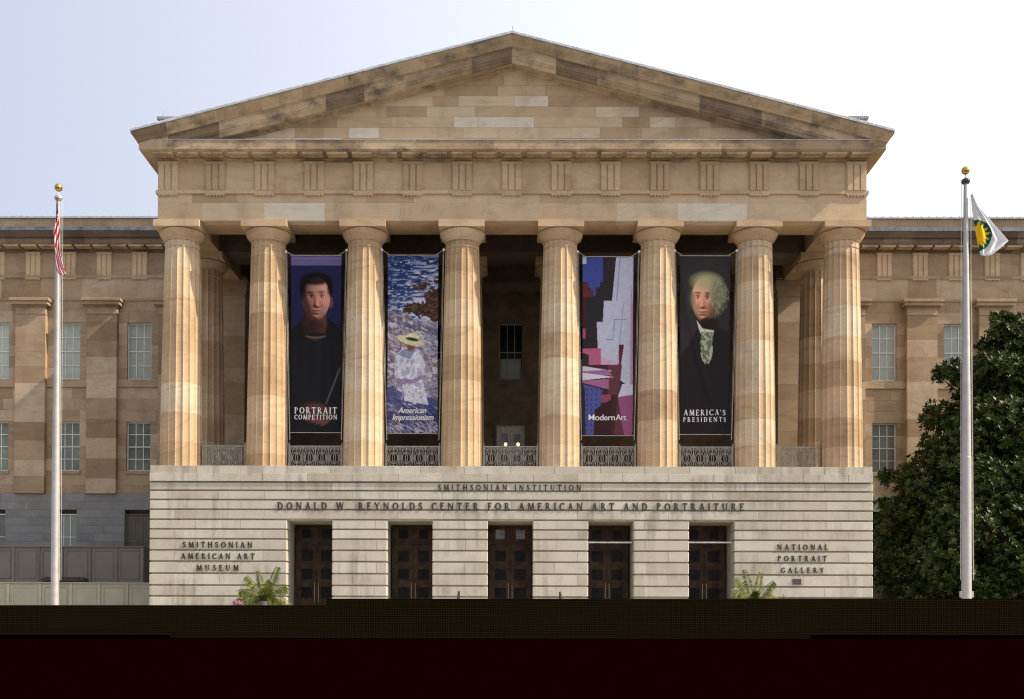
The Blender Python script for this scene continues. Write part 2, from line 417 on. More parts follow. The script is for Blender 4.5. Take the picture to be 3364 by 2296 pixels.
# ---------------- columns
def shaft_mesh(name, z0,z1, rb,rt, seed, parent, loc_, tilt=0):
    R=random.Random(seed); mb=MB(); NF=18; SG=6; n=NF*SG
    joints=[z0]; z=z0+R.uniform(.5,1.2)
    while z<z1-.5: joints.append(z); z+=R.uniform(1.05,1.35)
    joints.append(z1)
    lv=[]; tn=[]; 
    last=R.random()
    for a,b in zip(joints[:-1],joints[1:]):
        t=R.random()
        while not .12<abs(t-last)<.6: t=R.random()
        last=t
        k=2 if b-a<1.1 else 3
        for i in range(k): lv.append(a+(b-a)*i/k); tn.append(t)
    lv.append(z1)
    def rad_(z):
        u=(z-z0)/(z1-z0); return rb+(rt-rb)*u+.018*math.sin(math.pi*u)
    for z in lv:
        r=rad_(z)
        for i in range(n):
            a=2*math.pi*(i+.0)/n+math.pi/2; q=(i%SG)/SG
            d=r*(1-.062*math.sqrt(max(0,1-(2*q-1)**2))**1.2 if q>0 else 1)
            mb.v.append((d*math.cos(a), d*math.sin(a), z))
    for j in range(len(lv)-1):
        for i in range(n):
            mb.f.append((j*n+i, j*n+(i+1)%n, (j+1)*n+(i+1)%n, (j+1)*n+i)); mb.t.append(tn[j]); mb.m.append(0)
    o=mb.build(name, M['sandcol'], parent); o.location=loc_; return o
ZAB=ZA-.29
ZNK=zz(1680,781,.1)
def capital(parent, loc_, t):
    mb=MB(); rt=.72
    # necking with annulets, echinus, abacus
    mb.lathe([(rt-.02,ZNK-.34),(rt+.015,ZNK-.335),(rt+.015,ZNK-.30),(rt-.02,ZNK-.295)],0,0,40,t)
    prof=[(rt-.01,ZNK-.05),(rt+.03,ZNK-.04),(rt+.03,ZNK-.01),(rt+.05,ZNK),(rt+.05,ZNK+.02)]
    hz=ZAB-ZNK-.02
    for k in range(9):
        u=k/8; prof.append((rt+.055+.215*(1-(1-min(u,.93))**1.7), ZNK+.02+hz*u))
    prof[-1]=(rt+.215,ZAB-.003)
    mb.lathe(prof,0,0,40,t)
    c=mb.build('echinus',M['sandcol'],parent,smooth=False); c.location=loc_
    mb=MB(); mb.box(-.985,.985,-1.0,1.0,ZAB,ZA-.002,min(1,t+rnd.uniform(-.25,.15))); a=mb.build('abacus',M['sand'],parent); a.location=loc_
def column(x,y,seed,label=None):
    c=thing_part('column',museum,(x,y,0))
    shaft_mesh('shaft',ZP-.003,ZNK-.02,.905,.735,seed,c,(0,0,0)); capital(c,(0,0,0),random.Random(seed*3+1).random()*.6+.3)
    return c
def thing_part(name,parent,loc_=(0,0,0)):
    o=bpy.data.objects.new(name,None); sc.collection.objects.link(o); o.parent=parent; o.location=loc_; o.empty_display_size=.2; return o
COLX=[-14.36,-10.6,-6.38,-2.13,2.13,6.38,10.6,14.36]
YC=.82
for i,x in enumerate(COLX): column(x,YC,20+i)
YS=4.75
for s in (-1,1): column(s*14.36,YS,40+s)
for s in (-1,1): column(s*2.13,5.4,50+s)

# ---------------- entablature
ent=MB()
zar=[ZA,zz(1680,667,0),ZTA-.14]
for mp,u0,u1 in ((front(0),-HX,HX),(rightside(HX),1.64,YWG),(leftside(-HX),1.64,YWG)):
    blocks(ent,u0,u1,[zar[0],zar[1]],0,.5,2.9,mp,tmin=.3,tmax=1.25,jit=.25,gap=.004)
    blocks(ent,u0,u1,[zar[1],zar[2]],0,.5,2.6,mp,tmin=.15,tmax=.8,jit=.3,gap=.004)
    blocks(ent,u0,u1,[ZTA,ZFT],.0,.5,2.12,mp,tmin=.15,tmax=.75,jit=.02,gap=.004)
# inner body of the beams
ent.box(-HX+.02,HX-.02,.05,1.64,ZA+.003,ZFT,.45)
for s in (-1,1):
    a,b=sorted((s*(HX-.02),s*13.56)); ent.box(a,b,1.64,8.0,ZA+.003,ZFT,.4)
blk=[(-13.56,13.56,3.9,5.6,ZA+.003,20.75),( -13.3,13.3,8.3,9.7,ZA+.003,20.75)]
bmc=MB()
for b in blk: bmc.box(*b,.35)
for s in (-1,1):
    for x in (2.13,6.38,10.6):
        bmc.box(s*x-.6,s*x+.6,1.64,12.2,20.25,20.78,.3)
# soffit joints of front architrave in contrasting blocks
entab=ent.build('entablature',M['sand'],museum)
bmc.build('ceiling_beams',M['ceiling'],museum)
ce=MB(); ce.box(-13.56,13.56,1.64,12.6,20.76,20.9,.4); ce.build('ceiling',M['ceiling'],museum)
# sweep mouldings round the portico
def path_main(o,xs): 
    p=[(-HX-o,YWG),(-HX-o,3.5)]
    p+= [(-HX-o,-o)]+[(x,-o) for x in xs]+[(HX+o,-o),(HX+o,3.5),(HX+o,YWG)]
    return p
def sweep(mb, prof, xs, tmin=0,tmax=1):
    P=[[(*q,z) for q in path_main(o,xs)] for (o,z) in prof]
    n=len(P[0]); 
    for j in range(n-1):
        t=rnd.uniform(tmin,tmax)
        for i in range(len(prof)-1):
            mb.face([P[i][j],P[i][j+1],P[i+1][j+1],P[i+1][j]],t)
def xjoints(step):
    xs=[]; x=-HX+rnd.uniform(.6,step)
    while x<HX-.6: xs.append(x); x+=step*rnd.uniform(.75,1.3)
    return xs
tm=MB(); sweep(tm,[(0,ZTA+.001),(.075,ZTA),(.075,ZTA-.14),(0,ZTA-.141)],xjoints(2.1),.3,.8); tm.build('taenia',M['sand'],entab)
# horizontal cornice
ZCT=av(460,560,(410/2.582+300),2800,-.63); 
zc_b=av(492,560,(484/2.582+300),2800,-.63)
zc_c=av(499,560,(497/2.582+300),2800,-.55)
print('cornice', ZCT, zc_b, zc_c, ZFT)
ZSO=zc_c-.03
cor=MB()
prof=[(0,ZCT+.02),(.63,ZCT),(.63,zc_b+.0),(.60,zc_b-.01),(.60,zc_b-.05),(.57,zc_b-.06),(.57,ZSO),(.10,ZSO-.02),(.10,ZFT+.02),(.03,ZFT-.0),(.03,ZFT-.07),(0,ZFT-.08)]
sweep(cor,prof,xjoints(3.2),.1,.9)
cornice=cor.build('cornice',M['stain'],museum)
m=MB()
for i in range(2):
    pass
fl=MB(); sweep(fl,[(0,ZCT+.045),(.66,ZCT+.022),(.66,ZCT+.002),(.6,ZCT+.001)],[0]); fl.build('flashing',M['lead'],cornice)
# triglyph, regula and mutule prototypes
def triglyph_mesh(w=.86):
    mb=MB(); z0,z1=ZTA+.002,ZFT-.075; h=z1-z0; b=w/3
    mb.box(-w/2,w/2,-.045,.02,z0,z1,.6)
    mb.box(-w/2-.005,w/2+.005,-.115,.0,z1-.13,z1,.6)
    for k in (-1,0,1):
        c=k*b; hw=b/2-.035
        x0,x1=c-hw,c+hw
        mb.add([(x0-.03,-.02,z0),(x0,-.10,z0),(x1,-.10,z0),(x1+.03,-.02,z0),(x0-.03,-.02,z1-.13),(x0,-.10,z1-.13),(x1,-.10,z1-.13),(x1+.03,-.02,z1-.13)],
               [(0,1,5,4),(1,2,6,5),(2,3,7,6),(0,3,2,1)],.6)
    return mb
def regula(mb,x,y0):
    mb.box(x-.43,x+.43,y0-.07,y0+.0,ZTA-.20,ZTA-.142,.6)
    for k in range(6):
        cx=x-.36+.144*k; mb.lathe([(.0,ZTA-.25),(.042,ZTA-.25),(.030,ZTA-.20)],cx,y0-.035,8,.7)
TGX=[(k-7)*2.12 for k in range(15)]; TGX[0]=-14.75; TGX[-1]=14.75
proto=None
def place_tri(x,y,parent):
    global proto
    if proto is None:
        proto=triglyph_mesh().build('triglyph',M['sand'],parent); r=MB(); regula(r,0,0); proto_r=r.build('regula',M['sand'],parent)
        proto_r.location=(x,y,0); place_tri.r=proto_r; proto.location=(x,y,0); return
    c=proto.copy(); c.data=proto.data.copy(); c.data.attributes['tint'].data.foreach_set('value',[rnd.uniform(.2,.55)]*len(c.data.polygons)); sc.collection.objects.link(c); c.parent=parent; c.location=(x,y,0)
    c=place_tri.r.copy(); sc.collection.objects.link(c); c.parent=parent; c.location=(x,y,0)
for x in TGX: place_tri(x,0,entab)
def mutule_mesh(front_only=False):
    mb=MB(); mb.box(-.43,.43,-.56,-.12,ZSO-.085,ZSO-.004,.75)
    for j in range(1 if front_only else 3):
        for k in range(6): mb.lathe([(0,ZSO-.115),(.034,ZSO-.115),(.028,ZSO-.085)],-.36+.144*k,-.50+j*.15,6,.75)
    return mb
mp0=mutule_mesh().build('mutule',M['stain'],cornice); mp0.location=(-14.84,0,0)
for k in range(1,29):
    c=mp0.copy(); sc.collection.objects.link(c); c.parent=cornice; c.location=((k-14)*1.06,0,0)

# ---------------- pediment
ped=thing_part('pediment',museum)
ZAP=zz(1682,109,-.9); ZTIP=av(431.5,422.5,431.7,2947,-.9); XT=HX+.9
SL=(ZAP-ZTIP)/XT
print('apex',ZAP,'tip',ZTIP,'slope',SL, 'tip x', xx(422.5,431,-.9), xx(2947,431,-.9))
ty=MB(); z=ZCT+.03; rowsz=[z, z+.33]
while rowsz[-1]<ZAP-1.2: rowsz.append(rowsz[-1]+.455)
for i in range(len(rowsz)-1):
    za,zb=rowsz[i],rowsz[i+1]
    xe=(ZAP-1.05-za)/SL
    x=-xe-rnd.uniform(0,1.5)
    while x<xe:
        w_=rnd.choice([1.2,1.4,2.0,2.4,2.9])*rnd.uniform(.85,1.15); t=rnd.random()**1.3*.75+.1
        if rnd.random()<.13: t=.97
        a,b=x+.004,min(x+w_,xe)-.004; x+=w_
        # clip the top corners under the rake
        def top(xv): return min(zb-.003, ZAP-.95-abs(xv)*SL)
        pts=[(a,za+.003)]; 
        if b<=a: continue
        xs_=[a]+[v for v in (0.0,(ZAP-.95-zb)/SL,-(ZAP-.95-zb)/SL) if a<v<b]+[b]; xs_=sorted(xs_)
        tp=[(v,max(za+.003,top(v))) for v in xs_][::-1]
        poly=[(a,za+.003),(b,za+.003)]+tp
        ty.face([(p[0],0,p[1]) for p in poly],t)
ty.build('tympanum',M['sand'],ped)
tb=MB(); tb.add([(-HX,.05,ZCT),(HX,.05,ZCT),(0,.05,ZAP-.9),(-HX,1,ZCT),(HX,1,ZCT),(0,1,ZAP-.9)],[(0,1,2),(5,4,3)],.05); tb.build('tympanum_backing',M['sand'],ped)
# raking cornice
def rake(mb, prof, joints_step, tmin, tmax, dark=.2, m=0):
    for s in (-1,1):
        xs=[0.0]; 
        while xs[-1]<13.0: xs.append(xs[-1]+joints_step*rnd.uniform(.7,1.25))
        xs=[x for x in xs if x<14.0]
        st=[]
        for x in xs: st.append(lambda o,t,x=x:(s*x,-o,max(ZCT-.25,ZAP-SL*x+t)))
        # extra station
        st.append(lambda o,t:(s*(14.6),-o,max(ZCT-.25,ZAP-SL*14.6+t)))
        st.append(lambda o,t:(s*(HX+o),-o,max(ZCT-.25,ZAP-SL*(HX+o)+t)))
        st.append(lambda o,t:(s*(HX+o),14,max(ZCT-.25,ZAP-SL*(HX+o)+t)))
        for j in range(len(st)-1):
            tn=rnd.uniform(tmin,tmax)
            if rnd.random()<dark: tn=0.0
            for i in range(len(prof)-1):
                a,b=prof[i],prof[i+1]
                f=[st[j](*a),st[j+1](*a),st[j+1](*b),st[j](*b)]
                if s>0: f=f[::-1]
                mb.face(f,tn,m)
rk=MB()
rake(rk,[(.90,0),(.88,-.05),(.83,-.16),(.74,-.28),(.69,-.36),(.69,-.41),(.64,-.43)],2.3,.3,.75,.2)
rake(rk,[(.64,-.43),(.58,-.46),(.58,-.77),(.55,-.79),(.55,-.84),(.49,-.90),(.46,-.97),(.46,-1.0),(.40,-1.03)],2.3,.35,.9,.1)
rake(rk,[(.40,-1.03),(.10,-1.04),(.06,-1.10),(.0,-1.14)],3.0,.3,.7,.05)
rk.build('raking_cornice',M['stain'],ped)
# roof and lead coping
roof=MB()
for s in (-1,1):
    a=(0,-.86,ZAP+.02);b=(s*(XT+.02),-.86,ZTIP+.02);c=(s*(XT+.02),26,ZTIP+.02);d=(0,26,ZAP+.02)
    f=[a,b,c,d]; roof.face(f if s<0 else f[::-1],.5)
    lo=[(p[0],p[1],p[2]-.06) for p in f]; roof.face(lo[::-1] if s<0 else lo,.5)
roofo=roof.build('roof',M['lead'],museum)
cp=MB(); NS=42
for s in (-1,1):
    for k in range(NS):
        x0=XT*k/NS; x1=XT*(k+1)/NS-.035; g=(ZAP-SL*x0, ZAP-SL*x1); h=.125+rnd.uniform(-.006,.006)
        pts=[]
        for (x,zb_) in ((x0,g[0]),(x1,g[1])):
            for (yy,zo) in ((-.93,.0),(-.93,h*.8),(-.90,h),(-.5,h)): pts.append((s*x,yy,zb_+zo))
        cp.add(pts,[(0,1,5,4),(1,2,6,5),(2,3,7,6),(0,3,2,1),(4,5,6,7)],rnd.random())
        x2=XT*(k+1)/NS; cp.box(min(s*x1,s*x2),max(s*x1,s*x2),-.915,-.5,ZAP-SL*x2+.0,ZAP-SL*x1+.075,.1)
cp.build('lead_coping',M['lead'],roofo)
# roof details: two hatches and lightning rods
for s,(xa,xb,yt,rodx,rody) in ((-1,(519,580,384,535.5,366)),(1,(2790,2850,382,2834,363))):
    Yh=2.5; X0,X1=xx(xa,390,Yh),xx(xb,390,Yh); Z1=zz(550 if s<0 else 2820,yt,Yh)
    hm=MB(); hm.box(X0,X1,Yh,Yh+1.2,Z1-.9,Z1-.12,.3); hm.box(X0-.04,X1+.04,Yh-.05,Yh+1.25,Z1-.12,Z1,.6)
    h=hm.build('roof_hatch',simple('hatch_metal',(.26,.27,.28),.6),roofo)
    rm=MB(); xr_,zr2=at(rodx,rody,Yh+.2); rm.tube([(xr_,Yh+.2,Z1-.01),(xr_,Yh+.2,zr2)],.012,5); rm.build('lightning_rod',M['iron'],roofo)
rm=MB(); xr_,zr2=at(1684.5,85,-.5); rm.tube([(xr_,-.5,ZAP-.05),(xr_,-.5,zr2)],.014,5); rm.box(xr_-.12,xr_+.02,-.6,-.4,ZAP,ZAP+.14); rm.build('lightning_rod',M['iron'],roofo)

# ---------------- antae, inner walls
zrow=[ZP+i*.78 for i in range(14)]; zrow=[z for z in zrow if z<ZA-.9]+[ZA-.75]
for s in (-1,1):
    iw=MB(); a,b=sorted((s*(HX-.06),s*13.3))
    blocks(iw,a,b,zrow,0,.5,3,front(7.95),tmin=.2,tmax=.9,gap=.006)
    iw.box(a+.02,b-.02,8.0,12.6,ZP-.02,ZA-.75,.4)
    iw.box(a-.05,b+.05,7.9,9.2,ZA-.75,ZA-.45,.5); iw.box(a-.1,b+.1,7.84,9.3,ZA-.45,ZA-.25,.55); iw.box(a-.14,b+.14,7.79,9.4,ZA-.25,ZA+.0,.5)
    iw.build('anta',M['wing'],museum)
bw=MB(); YB=12.4
UW=(xx(1642,1150,YB),xx(1721,1150,YB),zz(1680,1248,YB),zz(1680,1062,YB)); hw=(UW[1]-UW[0])/2
DR=(xx(1635,1450,YB),xx(1727,1450,YB),ZP,zz(1680,1396,YB)); hd=(DR[1]-DR[0])/2
ops=[(-hw,hw,UW[2],UW[3]),(-hd,hd,ZP-.2,DR[3])]+[(sx-hw,sx+hw,UW[2],UW[3]) for sx in (-8.5,-4.25,4.25,8.5)]
zl_=sorted(set([ZP-.1,DR[3],UW[2],UW[3],ZP+1.2,ZP+2.0,UW[3]+1,UW[3]+2,UW[3]+3,20.9]+[(DR[3]+UW[2])/2]))
blocks(bw,-13.4,13.4,zl_,0,.4,2.2,front(YB),ops,0,.4)
bw.box(-13.4,13.4,YB+.6,YB+.8,ZP-.1,21,.2)
for dx in (-hd-.16,hd): bw.box(dx,dx+.16,YB-.06,YB+.1,ZP,DR[3]+.0,.35)
bw.box(-hd-.26,hd+.26,YB-.1,YB+.1,DR[3],DR[3]+.25,.35)
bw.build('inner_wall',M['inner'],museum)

# ---------------- windows
def window(x,y,z0,z1,w_,paneM,parent,frameM=None,rows=4,sill=True):
    frameM=frameM or M['white']
    o=thing_part('window',parent,(x,y,0))
    m=MB(); h=z1-z0; t=.055; hw_=w_/2
    m.box(-hw_,-hw_+t,.10,.20,z0,z1); m.box(hw_-t,hw_,.10,.20,z0,z1); m.box(-hw_+t,hw_-t,.10,.20,z1-t,z1); m.box(-hw_+t,hw_-t,.09,.20,z0,z0+t*1.2)
    m.build('frame',frameM,o)
    m=MB(); zm_=(z0+z1)/2
    for k in (1,2):
        xk=-hw_+t+(w_-2*t)*k/3; m.box(xk-.019,xk+.019,.135,.16,z0+t,z1-t)
    for k in range(1,rows):
        zk=z0+(h)*k/rows
        if k==rows//2: m.box(-hw_+t,hw_-t,.115,.17,zk-.03,zk+.02)
        else: m.box(-hw_+t,hw_-t,.133,.162,zk-.019,zk+.019)
    m.build('sash',frameM,o)
    m=MB(); m.box(-hw_+t,hw_-t,.165,.18,z0+t,z1-t); m.build('pane',paneM,o)
    return o
# ---------------- wings
WG=YWG
def wing(s):
    def wz(y): return zz(200,y,WG) if s<0 else zz(3160,y,WG)
    X0,X1=(13.3,36)
    if s<0:
        winc=[xx(464,1150,WG),xx(229,1150,WG),xx(0,1150,WG)]; pil=[xx(337.5,1100,WG),xx(109.5,1100,WG)]
    else:
        winc=[xx(2911.5,1150,WG),xx(3146.5,1150,WG)]; pil=[xx(2800,1100,WG),xx(3036,1100,WG),xx(3272,1100,WG)]
    return winc,pil
wl,pl=wing(-1); wr,pr=wing(1)
print('win',wl,wr,'pil',pl,pr)
PS_=3.71
# symmetric: windows at +-(19.5 + k*3.71); pilasters at +-(17.65 + k*3.71)
WX=[sum([abs(wl[i]),abs(wr[i])])/2 for i in range(2)]
WX=[WX[0]+ (WX[1]-WX[0])*k for k in range(5)]
PXs=[(WX[0]+WX[1])/2+(WX[1]-WX[0])*k for k in range(-1,5)]
print(WX,PXs)
WZ=dict(U1=(zz(464,1060,WG)+zz(2911,1063,WG))/2, U0=(zz(464,1246,WG)+zz(2911,1250,WG))/2,
        L1=(zz(464,1384,WG)+zz(2911,1392,WG))/2, L0=(zz(464,1548,WG)+zz(2911,1552,WG))/2,
        B1=(zz(464,1247,WG)+zz(2911,1252,WG))/2, B0=(zz(464,1272,WG)+zz(2911,1278,WG))/2,
        G=zz(300,1623,WG), G1=zz(220,1688,WG), G0=TER+.9)
hwW=.64
for s in (-1,1):
    wm=MB()
    ops=[]
    for x in WX:
        ops+=[(s*x-hwW,s*x+hwW,WZ['U0'],WZ['U1']),(s*x-hwW,s*x+hwW,WZ['L0'],WZ['L1'])]
    rows=[WZ['G'],WZ['L0']-.75,WZ['L0']]
    n=4; rows+=[WZ['L0']+(WZ['L1']-WZ['L0'])*i/n for i in range(1,n+1)]
    n=3; rows+=[WZ['L1']+(WZ['B0']-WZ['L1'])*i/n for i in range(1,n+1)]
    rows+=[WZ['U0']]; n=5; rows+=[WZ['U0']+(WZ['U1']-WZ['U0'])*i/n for i in range(1,n+1)]
    rows+=[WZ['U1']+(ZA-WZ['U1'])*.5,ZA]
    a,b=sorted((s*13.3,s*36))
    blocks(wm,a,b,rows,0,.4,1.7,front(WG),ops,.05,.95)
    wm.box(a,b,WG+.6,WG+.8,TER,ZA+.2,.2)
    # architrave, frieze
    blocks(wm,a,b,[ZA,ZTA-.14],0,.4,2.1,front(WG-.0),(),.1,1,gap=.004)
    blocks(wm,a,b,[ZTA,ZFT],0.03,.4,1.9,front(WG),(),.2,.6,jit=.03,gap=.004)
    wm.box(a,b,WG-.05,WG+.2,ZA-.06,ZA+.05,.3)
    wall=wm.build('wing_wall',M['wing'],museum)
    # granite base storey
    gm=MB(); gops=[(s*x-.66,s*x+.66,TER-.5,WZ['G1']) if k==0 else (s*x-.58,s*x+.58,TER+.9,WZ['G1']) for k,x in enumerate(WX)]
    gz=[WZ['G']-i*.42 for i in range(0,12)]; gz=[z for z in gz if z>TER]+[TER-.1]
    blocks(gm,*sorted((s*14.5,s*36)),gz,0,.5,1.5,front(WG-.14),gops,0,1)
    gm.build('granite_base',M['greygranite'],wall)
    # belt between pilasters, sills
    bm=MB()
    for i in range(len(PXs)-1):
        p0,p1=PXs[i]+.8,PXs[i+1]-.8
        a_,b_=sorted((s*p0,s*p1)); bm=MB(); bm.box(a_,b_,WG-.09,WG+.05,WZ['B0'],WZ['B1'],rnd.uniform(.3,.7)); bm.build('belt_course',M['wing'],wall)
    for x in WX:
        bm=MB(); bm.box(s*x-hwW-.06,s*x+hwW+.06,WG-.07,WG+.1,WZ['L0']-.17,WZ['L0']-.005,.3); bm.build('window_sill',M['wing'],wall)
    # pilasters
    for k,p in enumerate(PXs):
        pm=MB(); hw_=.79
        z=WZ['G']; 
        while z<ZA-.95:
            z2=min(z+rnd.uniform(.75,1.25),ZA-.86)
            if ZA-.86-z2<.4: z2=ZA-.86
            pm.box(s*p-hw_,s*p+hw_,WG-.30,WG+.02,z+.003,z2-.003,rnd.random()); z=z2
        po=pm.build('pilaster',M['wing'],museum)
        cm=MB(); c=s*p
        cm.box(c-hw_-.02,c+hw_+.02,WG-.32,WG,ZA-.855,ZA-.83,.3)
        cm.box(c-hw_,c+hw_,WG-.305,WG,ZA-.83,ZA-.52,.6)
        for q,(e,za_,zb_) in enumerate(((.05,ZA-.52,ZA-.46),(.10,ZA-.46,ZA-.41),(.20,ZA-.40,ZA-.22),(.26,ZA-.215,ZA-.06))):
            cm.cbox(c-hw_-e,c+hw_+e,WG-.31-e,WG,za_,zb_,.02,.45)
        cm.build('pilaster_capital',M['wing'],po)
    # windows
    for k,x in enumerate(WX):
        window(s*x,WG+.05,WZ['U0'],WZ['U1'],1.28,M['blind'],museum)
        window(s*x,WG+.05,WZ['L0'],WZ['L1'],1.28,M['blinddark'],museum)
        window(s*x,WG-.05,(TER+.9 if k else TER),WZ['G1'],1.16 if k else 1.32,M['blinddark'] if k else simple('brown_board_pane',(.12,.10,.07),.7),museum,M['white'] if k else simple('brown_board_frame',(.15,.125,.09),.7),rows=4)
    # cornice of the wing
    cm=MB()
    def yf(o): return WG-o
    ZG=zz(200,747,WG-.75); ZG0=zz(200,759.5,WG-.75)
    prof=[(.0,ZG),(.86,ZG0+.0),(.84,ZG0-.06),(.70,ZG0-.28),(.66,ZCT+.06),(.66,ZCT),(.60,ZCT-.02),(.60,zc_b),(.57,zc_b-.03),(.57,zc_b-.07),(.52,zc_b-.09),(.52,ZSO),(.1,ZSO-.02),(.1,ZFT+.02),(.03,ZFT),(.03,ZFT-.07),(0,ZFT-.08)]
    xsj=[14.4]; 
    while xsj[-1]<36: xsj.append(xsj[-1]+rnd.uniform(1.4,2.6))
    for j in range(len(xsj)-1):
        t=rnd.random()
        for i in range(len(prof)-1):
            f=[(s*xsj[j],yf(prof[i][0]),prof[i][1]),(s*xsj[j+1],yf(prof[i][0]),prof[i][1]),(s*xsj[j+1],yf(prof[i+1][0]),prof[i+1][1]),(s*xsj[j],yf(prof[i+1][0]),prof[i+1][1])]
            cm.face(f if s>0 else f[::-1],t*(.45 if i<5 else 1))
    wc=cm.build('wing_cornice',M['stainw'],museum)
    tmm=MB()
    for j in range(len(xsj)-1):
        a_,b_=sorted((s*xsj[j],s*xsj[j+1])); tmm.box(a_,b_,WG-.075,WG,ZTA-.14,ZTA,rnd.uniform(.2,.6))
    tmm.build('wing_taenia',M['wing'],wc)
    gt=MB(); x=14.4
    while x<36:
        a_,b_=sorted((s*x,s*(x+1.0))); gt.box(a_+.006,b_-.006,WG-.90,WG-.02,ZG0-.0,ZG0+.20,rnd.random()); x+=1.0
    gt.build('gutter',M['darklead'],wc)
    pp=MB(); ZP0=ZG+.0; ZP1=zz(200,716,WG+.2)
    blocks(pp,*sorted((s*14.4,s*36)),[ZP0-.2,ZP1-.02],0,.4,1.6,front(WG+.2),(),.25,.75)
    pr_=pp.build('parapet',M['wing'],wc)
    rf=MB(); a_,b_=sorted((s*14.4,s*36)); rf.box(a_,b_,WG+.1,WG+.7,ZP1-.02,ZP1+.07,.5); rf.face([(a_,WG+.7,ZP1+.05),(b_,WG+.7,ZP1+.05),(b_,WG+12,ZP1+1.0),(a_,WG+12,ZP1+1.0)],.5)
    x=a_
    while x<b_-.3: rf.box(x,x+.04,WG+.09,WG+.7,ZP1+.06,ZP1+.10,.2); x+=.4
    rf.build('wing_roof',M['lead'],wc)
    # triglyphs and mutules on the wing
    stp=(WX[1]-WX[0])/2; k=0; x=WX[0]-2*stp+stp*.0
    while x<35:
        if x>15.9:
            c=proto.copy(); c.scale=(.93,1,1); sc.collection.objects.link(c); c.parent=wc; c.location=(s*x,WG+.03,0)
            c=place_tri.r.copy(); c.scale=(.93,1,1); sc.collection.objects.link(c); c.parent=wc; c.location=(s*x,WG,0)
        x+=stp
    x=15.9
    if s<0 : mw=mutule_mesh(True).build('mutule',M['stain'],wc); mw.scale=(.95,1,1); mw.location=(s*x,WG,0); wing_mut=mw
    while x<29:
        if not (s<0 and x==15.9):
            c=wing_mut.copy(); sc.collection.objects.link(c); c.parent=wc; c.location=(s*x,WG,0)
        x+=stp/2
# portico back windows and door
for sx in (-8.5,-4.25,0,4.25,8.5):
    o=window(sx,YB+.05,UW[2],UW[3],2*hw,M['glassblack'],museum,M['iron'],rows=2)
    m=MB(); m.box(-hw+.09,hw-.12,.145,.155,UW[2]+.1,(UW[2]+UW[3])/2-.35); m.build('blind',M['blind'],o)
def panel_door(parent,x,y,w_,z0,z1,matF,matG,trans,tz,nl=4,handles=True,glassT=None,name='door'):
    o=thing_part(name,parent,(x,y,0))
    m=MB(); hw_=w_/2
    m.box(-hw_,-hw_+.07,-.03,.12,z0,z1); m.box(hw_-.07,hw_,-.03,.12,z0,z1); m.box(-hw_+.07,hw_-.07,-.03,.12,z1-.07,z1)
    if trans: m.box(-hw_+.07,hw_-.07,-.03,.12,tz,tz+.08)
    m.build('door_frame',matF,o)
    for s in (-1,1):
        lw=hw_-.07-.006; x0,x1=(-hw_+.07,-.006) if s<0 else (.006,hw_-.07)
        top=tz if trans else z1-.07
        lf=MB(); gl=MB(); n=nl; ph=(top-z0)/(n+.12); gw=lw*.58; cx=(x0+x1)/2
        zc=[top-.12-ph*(i+.5)*1.0+.02 for i in range(n)]
        # stiles and rails around the lites
        lf.box(x0,cx-gw/2,.02,.08,z0,top-.004); lf.box(cx+gw/2,x1,.02,.08,z0,top-.004)
        prev=top-.004
        for z in zc:
            gh=min(.5,ph*.76)
            lf.box(cx-gw/2,cx+gw/2,.02,.08,z+gh/2,prev)
            for (a_,b_,c_,d_) in ((cx-gw/2,cx+gw/2,z+gh/2-.02,z+gh/2),(cx-gw/2,cx+gw/2,z-gh/2,z-gh/2+.02)): lf.box(a_,b_,-.002,.02,c_,d_,.9)
            gl=MB(); gl.box(cx-gw/2,cx+gw/2,.05,.06,z-gh/2,z+gh/2); gl.build('glass',matG,o); prev=z-gh/2
        lf.box(cx-gw/2,cx+gw/2,.02,.08,z0,prev)
        L=lf.build('door_leaf',matF,o)
        if handles:
            hz=z0+1.25; h=MB(); xh=s*.085; h.tube([(xh,-.06,hz-.45),(xh,-.06,hz+.4)],.014,6); h.tube([(xh,-.06,hz-.4),(xh,.03,hz-.4)],.01,5); h.tube([(xh,-.06,hz+.35),(xh,.03,hz+.35)],.01,5)
            h.build('handle',M['handle'],o)
    if trans:
        tr=MB(); g2=MB(); za,zb=tz+.08,z1-.07; zc_=(za+zb)/2
        gw=.40; gh=min(.42,(zb-za)*.55)
        xsn=[-hw_+.07,-hw_*.48-gw/2,-hw_*.48+gw/2,hw_*.48-gw/2,hw_*.48+gw/2,hw_-.07]
        tr.box(xsn[0],xsn[1],.02,.08,za,zb); tr.box(xsn[2],xsn[3],.02,.08,za,zb); tr.box(xsn[4],xsn[5],.02,.08,za,zb)
        for q in (1,3):
            tr.box(xsn[q],xsn[q+1],.02,.08,za,zc_-gh/2); tr.box(xsn[q],xsn[q+1],.02,.08,zc_+gh/2,zb); g2=MB(); g2.box(xsn[q],xsn[q+1],.05,.06,zc_-gh/2,zc_+gh/2); g2.build('glass',glassT or matG,o)
        T=tr.build('transom',matF,o)
    return o
YD=1.35
ztr=zz(1680,1789,YD)
for i,x in enumerate(DC):
    panel_door(museum,x,YD,1.86,TER,zr[6]+.03,M['doorwood'],M['doorglass'],True,ztr,glassT=M['transglass'] if i==2 else None)
bars=MB()
for i in (3,4):
    b0=MB(); zc_=zz([0,0,0,2000,2330][i],1782,YP+.3); b0.box(DC[i]-DW+.04,DC[i]+DW-.04,YP+.25,YP+.32,zc_-.03,zc_+.03)
    b0.build('cross_bar',M['cream'],museum)
panel_door(museum,0,YB+.1,2*hd,ZP,DR[3],M['cream'] if False else simple('inner_door_paint',(.62,.57,.50),.6),M['transglass'],False,0,nl=4,handles=False)
